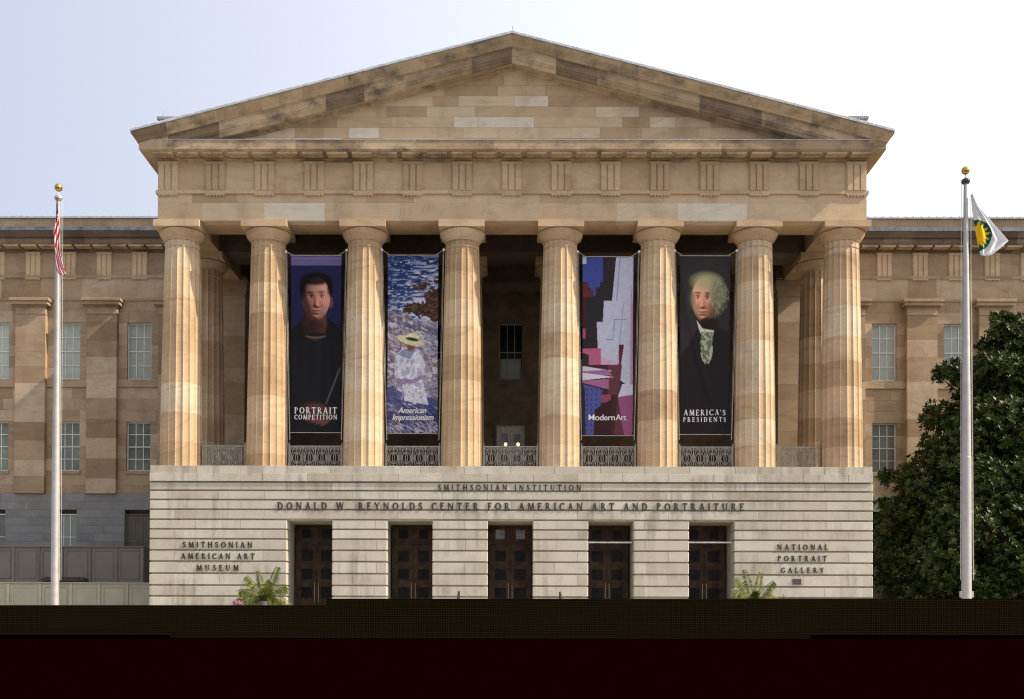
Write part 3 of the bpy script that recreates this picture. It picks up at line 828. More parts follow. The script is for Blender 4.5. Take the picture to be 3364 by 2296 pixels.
# black back of the doorways
# ---------------- railings
def scroll_panel(w_,h_):
    mb=MB(); r=.019
    def el(cx,cz,a,b,t0=0,t1=360,n=22,rr=r):
        pts=[(cx+a*math.cos(rad(t0+(t1-t0)*i/n)),0,cz+b*math.sin(rad(t0+(t1-t0)*i/n))) for i in range(n+1)]
        mb.tube(pts,rr,4,caps=False)
    a=w_/2-.03; b=h_/2-.02; c=h_/2
    el(0,c,a,b); el(0,c,a-.055,b*.55); el(0,c,.05,.17)
    for s in (-1,1):
        el(s*(a*.55),c,.075,.13,90 if s<0 else -90,270 if s<0 else 90,10)
        for t in (-1,1):
            el(s*(w_/2-.06),c+t*(h_/2-.065),.05,.05,0,360,10)
            el(s*a*.4,c+t*b*.72,a*.38,b*.28,0 if t>0 else 180,180 if t>0 else 360,8)
            el(s*a*.28,c+t*b*.55,a*.25,b*.2,0,360,10,.010)
            mb.tube([(s*.05,0,c+t*.17),(0,0,c+t*b*.62),(s*.07,0,c+t*b*.8),(0,0,c+t*b*.98)],.012,4)
    mb.tube([(0,0,c-b),(0,0,c-.17)],.010,4); mb.tube([(0,0,c+.17),(0,0,c+b)],.010,4)
    return mb
spM={}
rh=zz(1680,1463,YC)-ZP+.02
for i in range(7):
    c0,c1=COLX[i]+.93,COLX[i+1]-.93; n=4
    if i in (0,6): n=3
    R=thing_part('railing',museum,((c0+c1)/2,YC,ZP)); hw_=(c1-c0)/2
    fm=MB(); fm.box(-hw_,hw_,-.025,.025,rh-.10,rh-.055); fm.box(-hw_,hw_,-.02,.02,.04,.075)
    for xx_ in (-hw_,hw_-.06): fm.box(xx_,xx_+.06,-.03,.03,0,rh); fm.lathe([(0,rh+.09),(.03,rh+.06),(.035,rh+.035),(.015,rh)],xx_+.03,0,8)
    inner=hw_-.08 if n==4 else hw_-.2
    pw=2*inner/n
    for k in range(n+1): fm.box(-inner+k*pw-.016,-inner+k*pw+.016,-.018,.018,.07,rh-.10)
    if n==3: pass
    fm.build('rail_frame',M['iron'],R)
    if n not in spM: spM[n]=scroll_panel(pw-.03,rh-.17).build('scroll_panel',M['iron'],R); first=spM[n]; k0=1; first.location=(-inner+.5*pw,0,.07)
    else: k0=0
    for k in range(k0,n):
        c=spM[n].copy(); sc.collection.objects.link(c); c.parent=R; c.location=(-inner+(k+.5)*pw,0,.07)
# ------------------------------------------------------------------ lettering
def stroke(pts, ws):
    """flat polygon strip along pts with half widths measured horizontally/normal"""
    L=[];Rr=[]
    n=len(pts)
    for i,(x,y) in enumerate(pts):
        x0,y0=pts[max(i-1,0)]; x1,y1=pts[min(i+1,n-1)]
        dx,dy=x1-x0,y1-y0; l=math.hypot(dx,dy) or 1; w_=ws[i] if isinstance(ws,(list,tuple)) else ws
        L.append((x-dy/l*w_/2,y+dx/l*w_/2)); Rr.append((x+dy/l*w_/2,y-dx/l*w_/2))
    return [[L[i],L[i+1],Rr[i+1],Rr[i]][::-1] for i in range(n-1)]
TK,TN=.185,.105
def V(x,y0=0,y1=1,w_=TK): return [[(x-w_/2,y0),(x+w_/2,y0),(x+w_/2,y1),(x-w_/2,y1)]]
def Hh(x0,x1,y,w_=TN): return [[(x0,y-w_/2),(x1,y-w_/2),(x1,y+w_/2),(x0,y+w_/2)]]
def D(x0,y0,x1,y1,w_): return [[(x0-w_/2,y0),(x0+w_/2,y0),(x1+w_/2,y1),(x1-w_/2,y1)]]
def sf(x,y,h_=.13): y=max(.025,min(.975,y)); return Hh(x-h_,x+h_,y,.07)
def arc(cx,cy,rx,ry,a0,a1,n=12,tk=TK,tn=TN):
    o=[];q=[]
    for i in range(n+1):
        a=rad(a0+(a1-a0)*i/n); o.append((cx+rx*math.cos(a),cy+ry*math.sin(a))); q.append((cx+(rx-tk)*math.cos(a),cy+(ry-tn)*math.sin(a)))
    return [[o[i],o[i+1],q[i+1],q[i]] for i in range(n)]
def curve_s():
    pts=[(.50,.80),(.42,.93),(.28,.965),(.14,.90),(.10,.75),(.18,.62),(.30,.53),(.43,.42),(.50,.27),(.44,.11),(.28,.035),(.12,.09),(.06,.24)]
    ws=[.08,.09,.10,.12,.15,.18,.19,.18,.15,.12,.10,.09,.08]
    return stroke(pts,ws)
GL={
'A':(.80,D(.13,0,.40,1,TN)+D(.66,0,.40,1,TK)+Hh(.22,.56,.34)+sf(.12,0,.11)+sf(.66,0,.13)),
'C':(.76,arc(.44,.5,.42,.5,48,312,18)+V(.73,.72,.96,.05)+V(.73,.04,.26,.05)),
'D':(.84,V(.17)+arc(.36,.5,.44,.5,-90,90,14)+Hh(.1,.38,.963)+Hh(.1,.38,.037)+sf(.14,0,.11)+sf(.14,1,.11)),
'E':(.66,V(.17)+Hh(.1,.58,.965)+Hh(.17,.48,.52)+Hh(.1,.62,.037)+V(.57,.78,1,.05)+V(.48,.42,.62,.05)+V(.61,0,.24,.05)+sf(.15,0)+sf(.15,1)),
'F':(.60,V(.17)+Hh(.1,.56,.965)+Hh(.17,.47,.50)+V(.55,.78,1,.05)+V(.46,.40,.60,.05)+sf(.17,0)+sf(.15,1)),
'G':(.84,arc(.44,.5,.42,.5,48,312,18)+V(.73,.74,.96,.05)+V(.70,.05,.42)+sf(.68,.42,.13)),
'H':(.86,V(.17)+V(.69)+Hh(.17,.69,.52)+sf(.17,0)+sf(.17,1)+sf(.69,0)+sf(.69,1)),
'I':(.36,V(.18)+sf(.18,0)+sf(.18,1)),
'L':(.62,V(.17)+Hh(.1,.58,.037)+V(.57,0,.26,.05)+sf(.17,1)+sf(.15,0)),
'M':(.98,D(.12,0,.20,1,TN)+D(.50,0,.22,1,TK)+D(.50,0,.76,1,TN)+D(.86,0,.78,1,TK)+sf(.12,0,.1)+sf(.17,1,.09)+sf(.80,1,.09)+sf(.86,0,.11)),
'N':(.88,V(.15,0,1,TN)+V(.73,0,1,TN)+D(.70,0,.17,1,TK)+sf(.15,0,.1)+sf(.13,1,.1)+sf(.73,1,.1)),
'O':(.90,arc(.45,.5,.43,.5,0,360,26)),
'P':(.64,V(.17)+arc(.30,.745,.28,.255,-90,90,10,.13,.06)+Hh(.1,.32,.965)+Hh(.17,.32,.52,.06)+sf(.17,0)+sf(.13,1,.09)),
'R':(.76,V(.17)+arc(.30,.745,.28,.255,-90,90,10,.13,.06)+Hh(.1,.32,.965)+Hh(.17,.34,.52,.06)+D(.66,0,.36,.52,TK)+sf(.17,0)+sf(.13,1,.09)+sf(.67,0,.09)),
'S':(.58,curve_s()+V(.505,.74,.95,.05)+V(.06,.06,.28,.05)),
'T':(.76,V(.38)+Hh(.05,.71,.965)+V(.06,.76,1,.05)+V(.70,.76,1,.05)+sf(.38,0)),
'U':(.84,V(.17,.35,1)+V(.67,.35,1,TN)+arc(.42,.36,.285,.36,180,360,14,.12,.08)+sf(.17,1)+sf(.67,1,.11)),
'W':(1.12,D(.30,0,.12,1,TK)+D(.32,0,.56,1,TN)+D(.78,0,.56,1,TK)+D(.80,0,1.00,1,TN)+sf(.12,1,.11)+sf(.56,1,.1)+sf(1.0,1,.1)),
'Y':(.78,V(.38,0,.48)+D(.38,.42,.10,1,TK)+D(.38,.42,.66,1,TN)+sf(.10,1,.11)+sf(.66,1,.1)+sf(.38,0)),
'.':(.30,[[(.08,0),(.22,0),(.22,.15),(.08,.15)]]),
"'":(.26,[[(.10,.66),(.16,.66),(.20,1),(.06,1)]]),
' ':(.42,[]),
}
def text_polys(txt, x0,x1,z0,z1, slant=0, wide=1.0, per=False):
    h=z1-z0; nat=sum(GL[c][0] for c in txt)*h*wide
    tr=((x1-x0)-nat)/max(1,len(txt)-1); x=x0; out=[]
    sc_w=wide
    if tr<0: sc_w=wide*(x1-x0)/nat; tr=0
    for c in txt:
        wd,ps=GL[c]
        pl=[[(x+a*h*sc_w+slant*b*h, z0+b*h) for a,b in p] for p in ps]
        if per: out.append((c,pl))
        else: out+=pl
        x+=wd*h*sc_w+tr
    return out
def solid(mb, polys, y0,y1, tint=.5):
    e=0
    for p in polys:
        e=(e+1)%5; yf=y0-e*.0007
        ar=sum(p[i][0]*p[(i+1)%len(p)][1]-p[(i+1)%len(p)][0]*p[i][1] for i in range(len(p)))
        if ar<0: p=p[::-1]
        n=len(p); vs=[(a,yf,b) for a,b in p]+[(a,y1,b) for a,b in p]
        fs=[tuple(range(n)),tuple(range(2*n-1,n-1,-1))]+[(i,i+n,(i+1)%n+n,(i+1)%n) for i in range(n)]
        mb.add(vs,fs,tint)
def sign(lines, label, Y=YP):
    t=None
    for (txt,xa,xb,yc,yb) in lines:
        x0,x1=xx(xa,yb,Y),xx(xb,yb,Y); za=(zz(xa,yb,Y)+zz(xb,yb,Y))/2; zb=(zz(xa,yc,Y)+zz(xb,yc,Y))/2
        if t is None: cx=(x0+x1)/2; t=thing('wall_lettering',label,'sign',None,(cx,Y,za))
        z_0=t.location.z
        for c,polys in text_polys(txt,x0,x1,za,zb,per=True):
            if not polys: continue
            mb=MB(); solid(mb,polys,-.030,-.004); mb.v=[(a-t.location.x,b,q-z_0) for a,b,q in mb.v]; mb.build('letter',M['bronze'],t)
    return t
sign([('SMITHSONIAN INSTITUTION',1438,1909.5,1592.3,1611)],'dark bronze letters SMITHSONIAN INSTITUTION on the upper granite courses of the podium')
sign([('DONALD W. REYNOLDS CENTER FOR AMERICAN ART AND PORTRAITURE',911,2444.5,1652,1675.5)],'long line of dark bronze letters reading DONALD W. REYNOLDS CENTER above the doorways')
sign([('SMITHSONIAN',600,829.6,1780,1799),('AMERICAN ART',595,837,1817.7,1836.4),('MUSEUM',646,784.7,1855.7,1874.3)],'bronze letters SMITHSONIAN AMERICAN ART MUSEUM in three lines left of the doors')
sign([('NATIONAL',2553,2720.6,1788.6,1806.7),('PORTRAIT',2555,2716,1825.8,1844),('GALLERY',2565,2707,1864.5,1882)],'bronze letters NATIONAL PORTRAIT GALLERY in three lines right of the doors')
m=MB(); x0,z0=at(2604,1919.7,YP-.03); x1,z1=at(2632.7,1901.6,YP-.03); m.cbox(x0,x1,-.03,.0,z0,z1,.008)
m.v=[(a-x0,b,c) for a,b,c in m.v]; pq=m.build('plaque',M['plaque']); pq.location=(x0,YP-.004,0); tag(pq,'small dark metal plaque on the granite wall under the word GALLERY','plaque')

# ------------------------------------------------------------------ banners
def s2l(c): 
    c=np.asarray(c,float)/255.; return np.where(c<=.04045,c/12.92,((c+.055)/1.055)**2.4)
W_,H_=110,372
def nz(sx,sy,seed=0,w=W_,h=H_):
    g=np.random.default_rng(seed); nx,ny=max(2,int(w/sx)+2),max(2,int(h/sy)+2); a=g.random((ny,nx))
    X=np.linspace(0,nx-1.001,w); Y=np.linspace(0,ny-1.001,h); xi=X.astype(int); yi=Y.astype(int); fx=X-xi; fy=(Y-yi)[:,None]; fx=fx*fx*(3-2*fx); fy=fy*fy*(3-2*fy)
    return (a[yi][:,xi]*(1-fx)+a[yi][:,xi+1]*fx)*(1-fy)+(a[yi+1][:,xi]*(1-fx)+a[yi+1][:,xi+1]*fx)*fy
# u 0..1 across, v in units of width, downward (0..3.49)
UU,VV=np.meshgrid(np.linspace(0,1,W_),np.linspace(0,3.5,H_))
def shear(a,k): return np.stack([np.roll(a[:,i],int(k*i)) for i in range(a.shape[1])],1)
class Pic:
    def __init__(s,c): s.a=np.zeros((H_,W_,3))+s2l(c)
    def put(s,mask,c,op=1.0):
        mask=np.clip(mask,0,1)*op; s.a=s.a*(1-mask[...,None])+s2l(c)*mask[...,None]
    def ell(s,cx,cy,rx,ry,c,soft=.15,op=1,rot=0):
        a=rad(rot); dx,dy=UU-cx,VV-cy; x=dx*math.cos(a)+dy*math.sin(a); y=-dx*math.sin(a)+dy*math.cos(a)
        d=np.sqrt((x/rx)**2+(y/ry)**2); s.put((1-d)/soft+.5,c,op)
    def poly(s,pts,c,op=1,soft=.006):
        m=np.zeros(UU.shape,bool); n=len(pts)
        for i in range(n):
            (x0,y0),(x1,y1)=pts[i],pts[(i+1)%n]
            if y0==y1: continue
            cnd=((y0>VV)!=(y1>VV))&(UU<(x1-x0)*(VV-y0)/(y1-y0)+x0); m^=cnd
        s.put(m.astype(float),c,op)
def face(p,cx,cy,rx,ry,skin,lx,turn=0,amb=.16,wrinkle=0):
    X=(UU-cx)/rx; Y=(VV-cy)/ry; G=lambda a,b,s_,t_: np.exp(-((X-a)/s_)**2-((Y-b)/t_)**2)
    r2=X**2*(1+.28*np.clip(Y,0,1)**2)+Y**2; h=np.sqrt(np.clip(1-r2,0,1))*.95
    t=turn
    for s_ in (-1,1):
        h-=.10*G(t+s_*.36,-.10,.17,.11); h+=.075*G(t+s_*.36,-.30,.22,.07); h+=.05*G(t+s_*.48,.22,.2,.16); h+=.035*G(t+s_*.36,-.09,.11,.05)
        if wrinkle: h-=.03*G(t+s_*.30,.42,.04,.18)
    h+=.115*np.exp(-((X-t)/.13)**2)*np.clip((Y+.22)/.5,0,1)*(Y<.34)+.07*G(t,.28,.15,.08)-.06*G(t,.41,.2,.04)
    h+=.055*G(t,.50,.20,.04)-.05*G(t,.555,.22,.018)+.06*G(t,.61,.17,.045)-.05*G(t,.70,.2,.045)+.09*G(t,.84,.22,.10)
    gy,gx=np.gradient(h,3.5/(H_-1)/ry,1/(W_-1)/rx); gx*=.8; gy*=.8
    nrm=np.sqrt(gx**2+gy**2+1); L=np.array(lx)/np.linalg.norm(lx); sh=amb+(1-amb)*np.clip((-gx*L[0]-gy*L[1]+L[2])/nrm,0,1)**1.1
    col=np.ones(UU.shape+(3,))*s2l(skin); red=s2l((196,96,84))
    m=(.5*G(t,.56,.24,.075)+.22*G(t-.4,.2,.22,.2)+.22*G(t+.4,.2,.22,.2)+.25*G(t,.28,.14,.1))[...,None]; col=col*(1-m)+red*m
    for s_ in (-1,1):
        for (c_,b_,w1,w2,op) in (((44,30,28),-.31,.20,.035,.7),((60,40,36),-.16,.15,.022,.75),((18,14,14),-.095,.05,.035,1.0),((44,28,26),-.05,.12,.012,.4)):
            m=(op*np.clip(1.6*G(t+s_*.36,b_,w1,w2),0,1))[...,None]; col=col*(1-m)+s2l(c_)*m
        m=(.35*G(t+s_*.36+.08,-.09,.03,.02)+.35*G(t+s_*.36-.08,-.09,.03,.02))[...,None]; col=col*(1-m)+s2l((200,180,170))*m
    m=(.7*G(t,.553,.20,.012))[...,None]; col=col*(1-m)+s2l((60,26,26))*m
    m=(.6*(G(t-.07,.335,.035,.016)+G(t+.07,.335,.035,.016)))[...,None]; col=col*(1-m)+s2l((50,24,22))*m
    img=col*sh[...,None]*1.55; msk=np.clip((1-r2)/.07,0,1)[...,None]; p.a=p.a*(1-msk)+img*msk
def pic_portrait():                       # a dark-shirted sitter on indigo
    p=Pic((52,50,92)); p.put(nz(30,60,1)*.5,(38,38,70)); p.put((VV-.7)/1.2,(44,46,60),.6)
    p.put((VV<.19).astype(float),(118,106,152)); p.put(((VV>.05)&(VV<.065)).astype(float),(150,140,180))
    p.poly([(0,1.46),(.14,1.34),(.30,1.2),(.70,1.2),(.84,1.32),(1,1.42),(1,3.5),(0,3.5)],(38,38,42))
    p.ell(.5,.63,.335,.30,(36,32,38),.2)
    p.ell(.50,1.33,.215,.34,(104,68,62),.25); p.ell(.36,1.35,.14,.28,(62,42,44),.5,.8)
    p.ell(.50,.64,.305,.30,(34,29,30),.35); p.ell(.80,.93,.04,.11,(120,80,78),.4)
    face(p,.50,.86,.285,.45,(186,136,120),(.72,-.35,.62),.03,.12)
    p.ell(.50,.47,.29,.115,(32,27,28),.5,.95); p.ell(.235,.68,.05,.17,(32,27,28),.8,.8); p.ell(.765,.64,.045,.15,(32,27,28),.8,.8); p.put(((1-(((UU-.5)/.22)**2+((VV-1.42)/.16)**2))/.8),(58,38,38),.6)
    p.ell(.50,1.60,.20,.045,(120,112,104),.3,.6); p.ell(.50,1.565,.19,.045,(46,42,44),.2)
    p.put(nz(10,120,3)*(VV>1.7),(52,52,56),.35)
    p.ell(.55,3.10,.30,.17,(112,72,72),.5,.75,12); p.ell(.50,3.24,.24,.09,(70,44,46),.5,.7)
    for k in range(4): p.ell(.42+.09*k,3.22+.03*k,.035,.11,(150,104,98),.5,.5,60)
    p.poly([(.98,2.2),(1,2.24),(.72,2.95),(.70,2.93)],(120,116,120),.6)
    return p.a
def pic_sea():                            # loose seaside brushwork: water, surf, rocks and a pale dress
    p=Pic((48,66,128)); a=nz(9,2.2,5); b=nz(16,3,6); c=nz(5,5,7)
    p.put((a>.55)*1.0,(34,52,110),.8); p.put((b>.62)*1.0,(84,110,160),.8); p.put((nz(6,1.6,8)>.8-.12*VV)*1.0,(190,200,215),.8); p.put((nz(7,2,28)>.75)*1.0,(28,70,88),.6)
    foam=(VV-.40)*1.1+(b-.5)*1.6+(UU-.5)*.7; p.put(foam*(VV<1.5),(205,208,226),.85); p.put((nz(8,3,9)>.62)*(VV<1.25)*(VV>.4)*(UU<.7)*1.0,(44,72,140),.9)
    wob=(c-.5)*.10
    for (cx,cy,rx,ry) in ((.62,.62,.15,.05),(.78,.56,.10,.035),(.98,.82,.26,.17),(.70,1.06,.40,.13),(1.0,1.05,.3,.25),(.97,.5,.06,.05)): 
        d=((UU-cx)/rx)**2+((VV+wob-cy)/ry)**2; p.put((d<1.0)*1.0,(78,54,48)); p.put(((d<.9)&(nz(7,2,12)>.58))*1.0,(120,86,70),.8)
    ground=VV>(1.05+.32*UU+.10*(nz(12,12,13)-.5)); p.put(ground*1.0,(168,160,178)); 
    p.put(ground*(shear(nz(7,3,14),.45)>.58)*1.0,(112,106,150),.8); p.put(ground*(shear(nz(9,4,15),.45)>.66)*1.0,(206,198,204),.9); p.put(ground*(shear(nz(5,6,16),.45)>.72)*1.0,(150,118,104),.7); p.put(ground*(shear(nz(4,2,17),.45)>.78)*1.0,(70,76,108),.7)
    p.put((VV>1.12+.36*UU)*(VV<1.30+.3*UU)*(shear(nz(6,4,18),.45)>.5)*1.0,(92,94,128),.7)
    sh=(VV>2.55+.25*UU+.08*c)*(VV<2.95+.25*UU); p.put(sh*1.0,(58,74,136),.8)
    p.put((VV>2.95)*(shear(nz(10,3,19),.45)>.45)*1.0,(84,88,140),.7); p.put((VV>2.95)*(shear(nz(8,3,20),.45)>.7)*1.0,(44,54,98),.8); p.put((VV>2.9)*(shear(nz(8,3,21),.45)>.75)*1.0,(190,188,210),.7)
    # pale bundle of cloth with a straw-coloured round on top
    p.poly([(.16,1.98),(.30,1.82),(.62,1.84),(.76,2.15),(.70,2.45),(.82,2.95),(.34,2.86),(.30,2.52),(.14,2.4)],(208,206,220))
    fig=(nz(5,8,22)>.6)*(((UU-.47)/.34)**2+((VV-2.35)/.6)**2<1); p.put(fig*1.0,(160,160,192),.7); p.put((nz(5,5,23)>.75)*(((UU-.47)/.3)**2+((VV-2.4)/.55)**2<1)*1.0,(232,232,236),.8)
    p.poly([(.18,2.42),(.50,2.44),(.70,2.34),(.72,2.42),(.50,2.52),(.20,2.54)],(150,116,160),.8)
    p.poly([(.20,1.95),(.32,1.84),(.56,1.86),(.44,2.05)],(130,134,170),.8)
    p.ell(.46,1.80,.08,.08,(140,96,74),.3); p.ell(.46,1.68,.28,.085,(222,212,165),.2,1,14); p.ell(.50,1.60,.12,.075,(228,220,168),.15); p.ell(.49,1.65,.13,.035,(48,44,70),.3,.95,8)
    p.put(np.exp(-((VV-3.15)/.16)**2),(62,66,112),.6)
    p.a=p.a*.85+.15*p.a.mean(2,keepdims=True); p.a*=(.85+.3*nz(1.6,1.6,61))[...,None]; p.a*=(.9+.2*nz(3,5,62))[...,None]
    return p.a
def pic_geo():                            # hard-edged blocks: charcoal, pale lilac towers, rose and blue
    p=Pic((60,56,62)); P=p.poly
    P([(0,0),(.08,0),(.08,.14),(0,.14)],(190,200,225)); P([(.08,0),(.40,0),(.40,.5),(.34,.5),(.34,.6),(.26,.6),(.26,.76),(.16,.76),(.16,.6),(.1,.6),(.1,.5),(0,.5),(0,.14),(.08,.14)],(62,84,172)); 
    P([(.40,0),(.64,0),(.62,.25),(.48,.25),(.48,.48),(.40,.48)],(70,52,66)); P([(0,.52),(.12,.52),(.12,.66),(.22,.66),(.22,.78),(0,.78)],(120,56,56)); P([(0,.78),(.06,.78),(.06,1.3),(0,1.3)],(92,40,50)); P([(0,1.4),(.06,1.4),(.06,1.6),(0,1.6)],(184,76,120))
    P([(.66,0),(1,0),(1,2.6),(.72,2.4),(.72,2.1),(.34,1.95),(.30,1.80),(.28,1.28),(.40,1.28),(.42,.86),(.58,.86)],(198,198,220))
    P([(.80,.9),(.82,.9),(.70,2.1),(.68,2.1)],(150,160,190),.8); P([(.62,1.22),(.86,1.22),(.86,1.24),(.62,1.24)],(150,160,190)); P([(.46,1.62),(.60,1.62),(.62,1.24),(.64,1.24),(.61,1.64),(.46,1.64)],(140,155,190)); P([(.73,.02),(.75,.02),(.68,.86),(.66,.86)],(150,160,190)); P([(.95,.5),(1,1.0),(1,2.8),(.94,2.7)],(190,140,176),.8)
    P([(0,1.80),(.36,1.80),(.36,1.98),(.74,2.1),(.74,2.12),(.12,2.12),(.12,1.92),(0,1.88)],(196,96,140)); P([(.36,1.95),(.7,2.08),(.7,2.12),(.36,2.12)],(214,170,200))
    P([(.72,1.72),(.82,1.72),(.76,2.12),(.72,2.12)],(118,40,52)); P([(0,2.12),(.74,2.12),(.74,3.5),(0,3.5)],(88,50,56)); P([(.5,2.12),(.78,2.12),(.72,2.7),(.5,2.7)],(120,64,76))
    P([(0,2.14),(.60,2.24),(.34,2.28),(0,2.24)],(206,204,224)); P([(0,2.24),(.5,2.22),(.6,2.33),(0,2.33)],(170,110,164)); P([(0,2.27),(.62,2.36),(0,2.42)],(216,214,232)); P([(0,2.42),(.52,2.40),(.52,2.6),(0,2.47)],(178,104,158))
    P([(.02,2.5),(.40,2.6),(.36,2.95),(.24,3.05),(.22,3.5),(.06,3.5)],(84,92,170)); 
    for i in range(4):
        for j in range(9): P([(.08+.09*i,2.58+.1*j),(.11+.09*i,2.58+.1*j),(.11+.09*i,2.63+.1*j),(.08+.09*i,2.63+.1*j)],(56,60,128) if .08+.09*i<.36-(j>4)*.1 else (88,50,56),.9)
    P([(.36,2.7),(.56,2.7),(.56,2.85),(.36,2.85)],(160,74,104)); P([(.24,3.0),(.56,2.8),(.56,3.5),(.24,3.5)],(74,44,48)); P([(.78,2.5),(1,2.5),(1,2.72),(.70,2.75)],(206,206,224)); P([(.70,2.75),(1,2.7),(.98,3.5),(.82,3.5)],(170,84,136))
    P([(.62,3.5),(.70,2.75),(.82,3.5)],(120,62,76)); P([(.0,2.5),(.05,2.6),(.07,3.5),(0,3.5)],(58,56,70))
    p.put(nz(6,6,31)*.12,(60,50,70)); p.a=p.a*.78+.22*p.a.mean(2,keepdims=True); p.a=p.a*1.05; return p.a
def pic_elder():                          # a plain white-haired figure in a dark coat with a pale neck cloth
    p=Pic((72,68,68)); p.put(nz(40,60,41)*.6,(58,56,60)); p.put((VV-1.7)/1.0,(50,48,52),.9)
    p.ell(.58,.78,.36,.42,(120,120,96),.3,.85); p.put((nz(3,6,42)>.55)*(((UU-.62)/.36)**2+((VV-.8)/.42)**2<1)*(UU>.70)*1.0,(150,150,122),.6)
    face(p,.49,.86,.27,.45,(206,158,130),(-.45,-.5,.72),-.14,.22,1)
    p.ell(.52,.50,.27,.16,(188,180,140),.8,.85); p.ell(.74,.72,.12,.26,(140,140,112),.7,.8); p.put((nz(2.5,5,43)>.55)*(((UU-.72)/.15)**2+((VV-.74)/.32)**2<1)*1.0,(172,172,140),.6); p.ell(.24,.86,.06,.16,(120,120,98),.8,.6)
    p.ell(.60,1.34,.20,.10,(70,48,42),.6,.8)
    p.poly([(.18,1.75),(.34,1.42),(.70,1.36),(1,1.55),(1,3.5),(0,3.5),(0,2.0)],(52,48,50)); p.ell(.56,1.33,.18,.12,(60,44,40),.5,.9)
    p.poly([(.33,1.26),(.45,1.42),(.68,1.46),(.66,1.58),(.46,1.62),(.38,1.45)],(212,214,196)); p.poly([(.42,1.5),(.66,1.5),(.64,1.95),(.55,2.12),(.42,2.0)],(122,128,104)); p.put((nz(4,5,44)>.52)*(((UU-.53)/.13)**2+((VV-1.78)/.35)**2<1)*1.0,(186,192,164),.9)
    return p.a
def banner(name_lbl, pic, xl,xr,yt,yb, lines, discs, seed):
    Y=YC; x0,z1=at(xl,yt,Y); x1,_=at(xr,yt,Y); z0=at((xl+xr)/2,yb,Y)[1]
    th_=thing('banner',name_lbl,'banner','vertical banners hanging between the columns',(0,Y,0))
    img=pic(); g=np.random.default_rng(seed)
    u=np.linspace(0,1,W_); v=np.linspace(0,1,H_); U,Vv=np.meshgrid(u,v)
    fold=.025*np.sin((U*2.2+Vv*.8+seed)*3.1)*np.sin(Vv*3.1+.2)+.012*np.sin(U*11+Vv*4+seed)
    if seed==4: fold+=.10*np.exp(-((U-.02-.85*Vv**1.6)/.07)**2)*np.minimum(1,Vv*3)
    pinch=1-.012*np.sin(Vv*math.pi)
    Xg=x0+(x1-x0)*(.5+(U-.5)*pinch); Zg=z1+(z0-z1)*Vv; 
    co_=np.stack([Xg,-fold,Zg],-1).reshape(-1,3)
    mb=MB(); mb.v=[tuple(q) for q in co_]
    mb.f=[(j*W_+i+W_,j*W_+i+1+W_,j*W_+i+1,j*W_+i) for j in range(H_-1) for i in range(W_-1)]; mb.t=[.5]*len(mb.f); mb.m=[0]*len(mb.f)
    cv=mb.build('printed_cloth',M['print'],th_,True,(img**1.12).reshape(-1,3)*.95)
    sm=cv.modifiers.new('thick','SOLIDIFY'); sm.thickness=.006; sm.offset=1
    lm=MB()
    for ln in lines:
        t,xa,xb,yc,ybb,kind=ln
        X0,X1=xx(xa,ybb,Y-.1),xx(xb,ybb,Y-.1); za=zz(xa,ybb,Y-.1); zb=zz(xa,yc,Y-.1)
        if kind=='serif': solid(lm,text_polys(t,X0,X1,za,zb,0,.95),-.078,-.072,.9)
        else:
            cu_=bpy.data.curves.new('t','FONT'); cu_.body=t; cu_.size=1; cu_.shear=.35 if kind=='italic' else 0; cu_.offset=.006 if kind=='italic' else .003; cu_.space_character=1.0 if kind=='italic' else .93
            to=bpy.data.objects.new('t',cu_); sc.collection.objects.link(to); bpy.context.view_layer.update()
            me=bpy.data.meshes.new_from_object(to.evaluated_get(bpy.context.evaluated_depsgraph_get())); bpy.data.objects.remove(to)
            vs=np.array([q.co[:] for q in me.vertices]); mn,mx=vs.min(0),vs.max(0)
            hcap=.729
            vs2=[(X0+(q[0]-mn[0])/(mx[0]-mn[0])*(X1-X0), -.075, za+(q[1]/hcap)*(zb-za)) for q in vs]
            lm.add(vs2,[tuple(p_.vertices) for p_ in me.polygons],.9)
            lm.add([(a+.009 if kind=='sans' else a+.008,b+.0015,c) for a,b,c in vs2],[tuple(p_.vertices) for p_ in me.polygons],.9)
    nv=[]
    for (a,b,c) in lm.v:
        u_=min(1,max(0,(a-x0)/(x1-x0))); v_=min(1,max(0,(c-z1)/(z0-z1))); f_=fold[int(v_*(H_-1)),int(u_*(W_-1))]
        nv.append((a,-f_+(b+.075)-.022,c))
    lm.v=nv
    lm.build('printed_lettering',M['textwhite'],th_)
    rb=MB(); rb.box(x0-.02,x1+.02,-.035,.035,z1-.01,z1+.025); rb.build('rod',M['iron'],th_); rb=MB(); rb.box(x0-.02,x1+.02,-.03,.03,z0-.03,z0-.002); rb.build('rod',M['iron'],th_)
    for (dx,dy,cx_) in discs:
        X,Z=at(dx,dy,Y-.25); dm=MB(); s=1 if dx<(xl+xr)/2 else -1
        dm.add([(X+.055*math.cos(t),-.25+q,Z+.055*math.sin(t)) for q in (0,.03) for t in [2*math.pi*k/14 for k in range(14)]],[tuple(range(14))[::-1],tuple(range(14,28))]+[(k,(k+1)%14,14+(k+1)%14,14+k) for k in range(14)],.9)
        dm.build('pulley',M['textwhite'],th_)
        tm_=MB(); cxn=x0+.12 if s>0 else x1-.12
        tm_.tube([(X,-.23,Z),(cxn,-.02,z1+.01)],.010,5); xb_,zb_=at(cx_,1445,Y-.2)
        tm_.tube([(X,-.23,Z),(X*.6+xb_*.4,-.2,Z*.5+zb_*.5),(xb_,-.15,zb_)],.008,5); tm_.tube([(X+s*.035,-.23,Z),(xb_+s*.02,-.15,zb_)],.004,4)
        tm_.build('rope',M['rope'],th_)
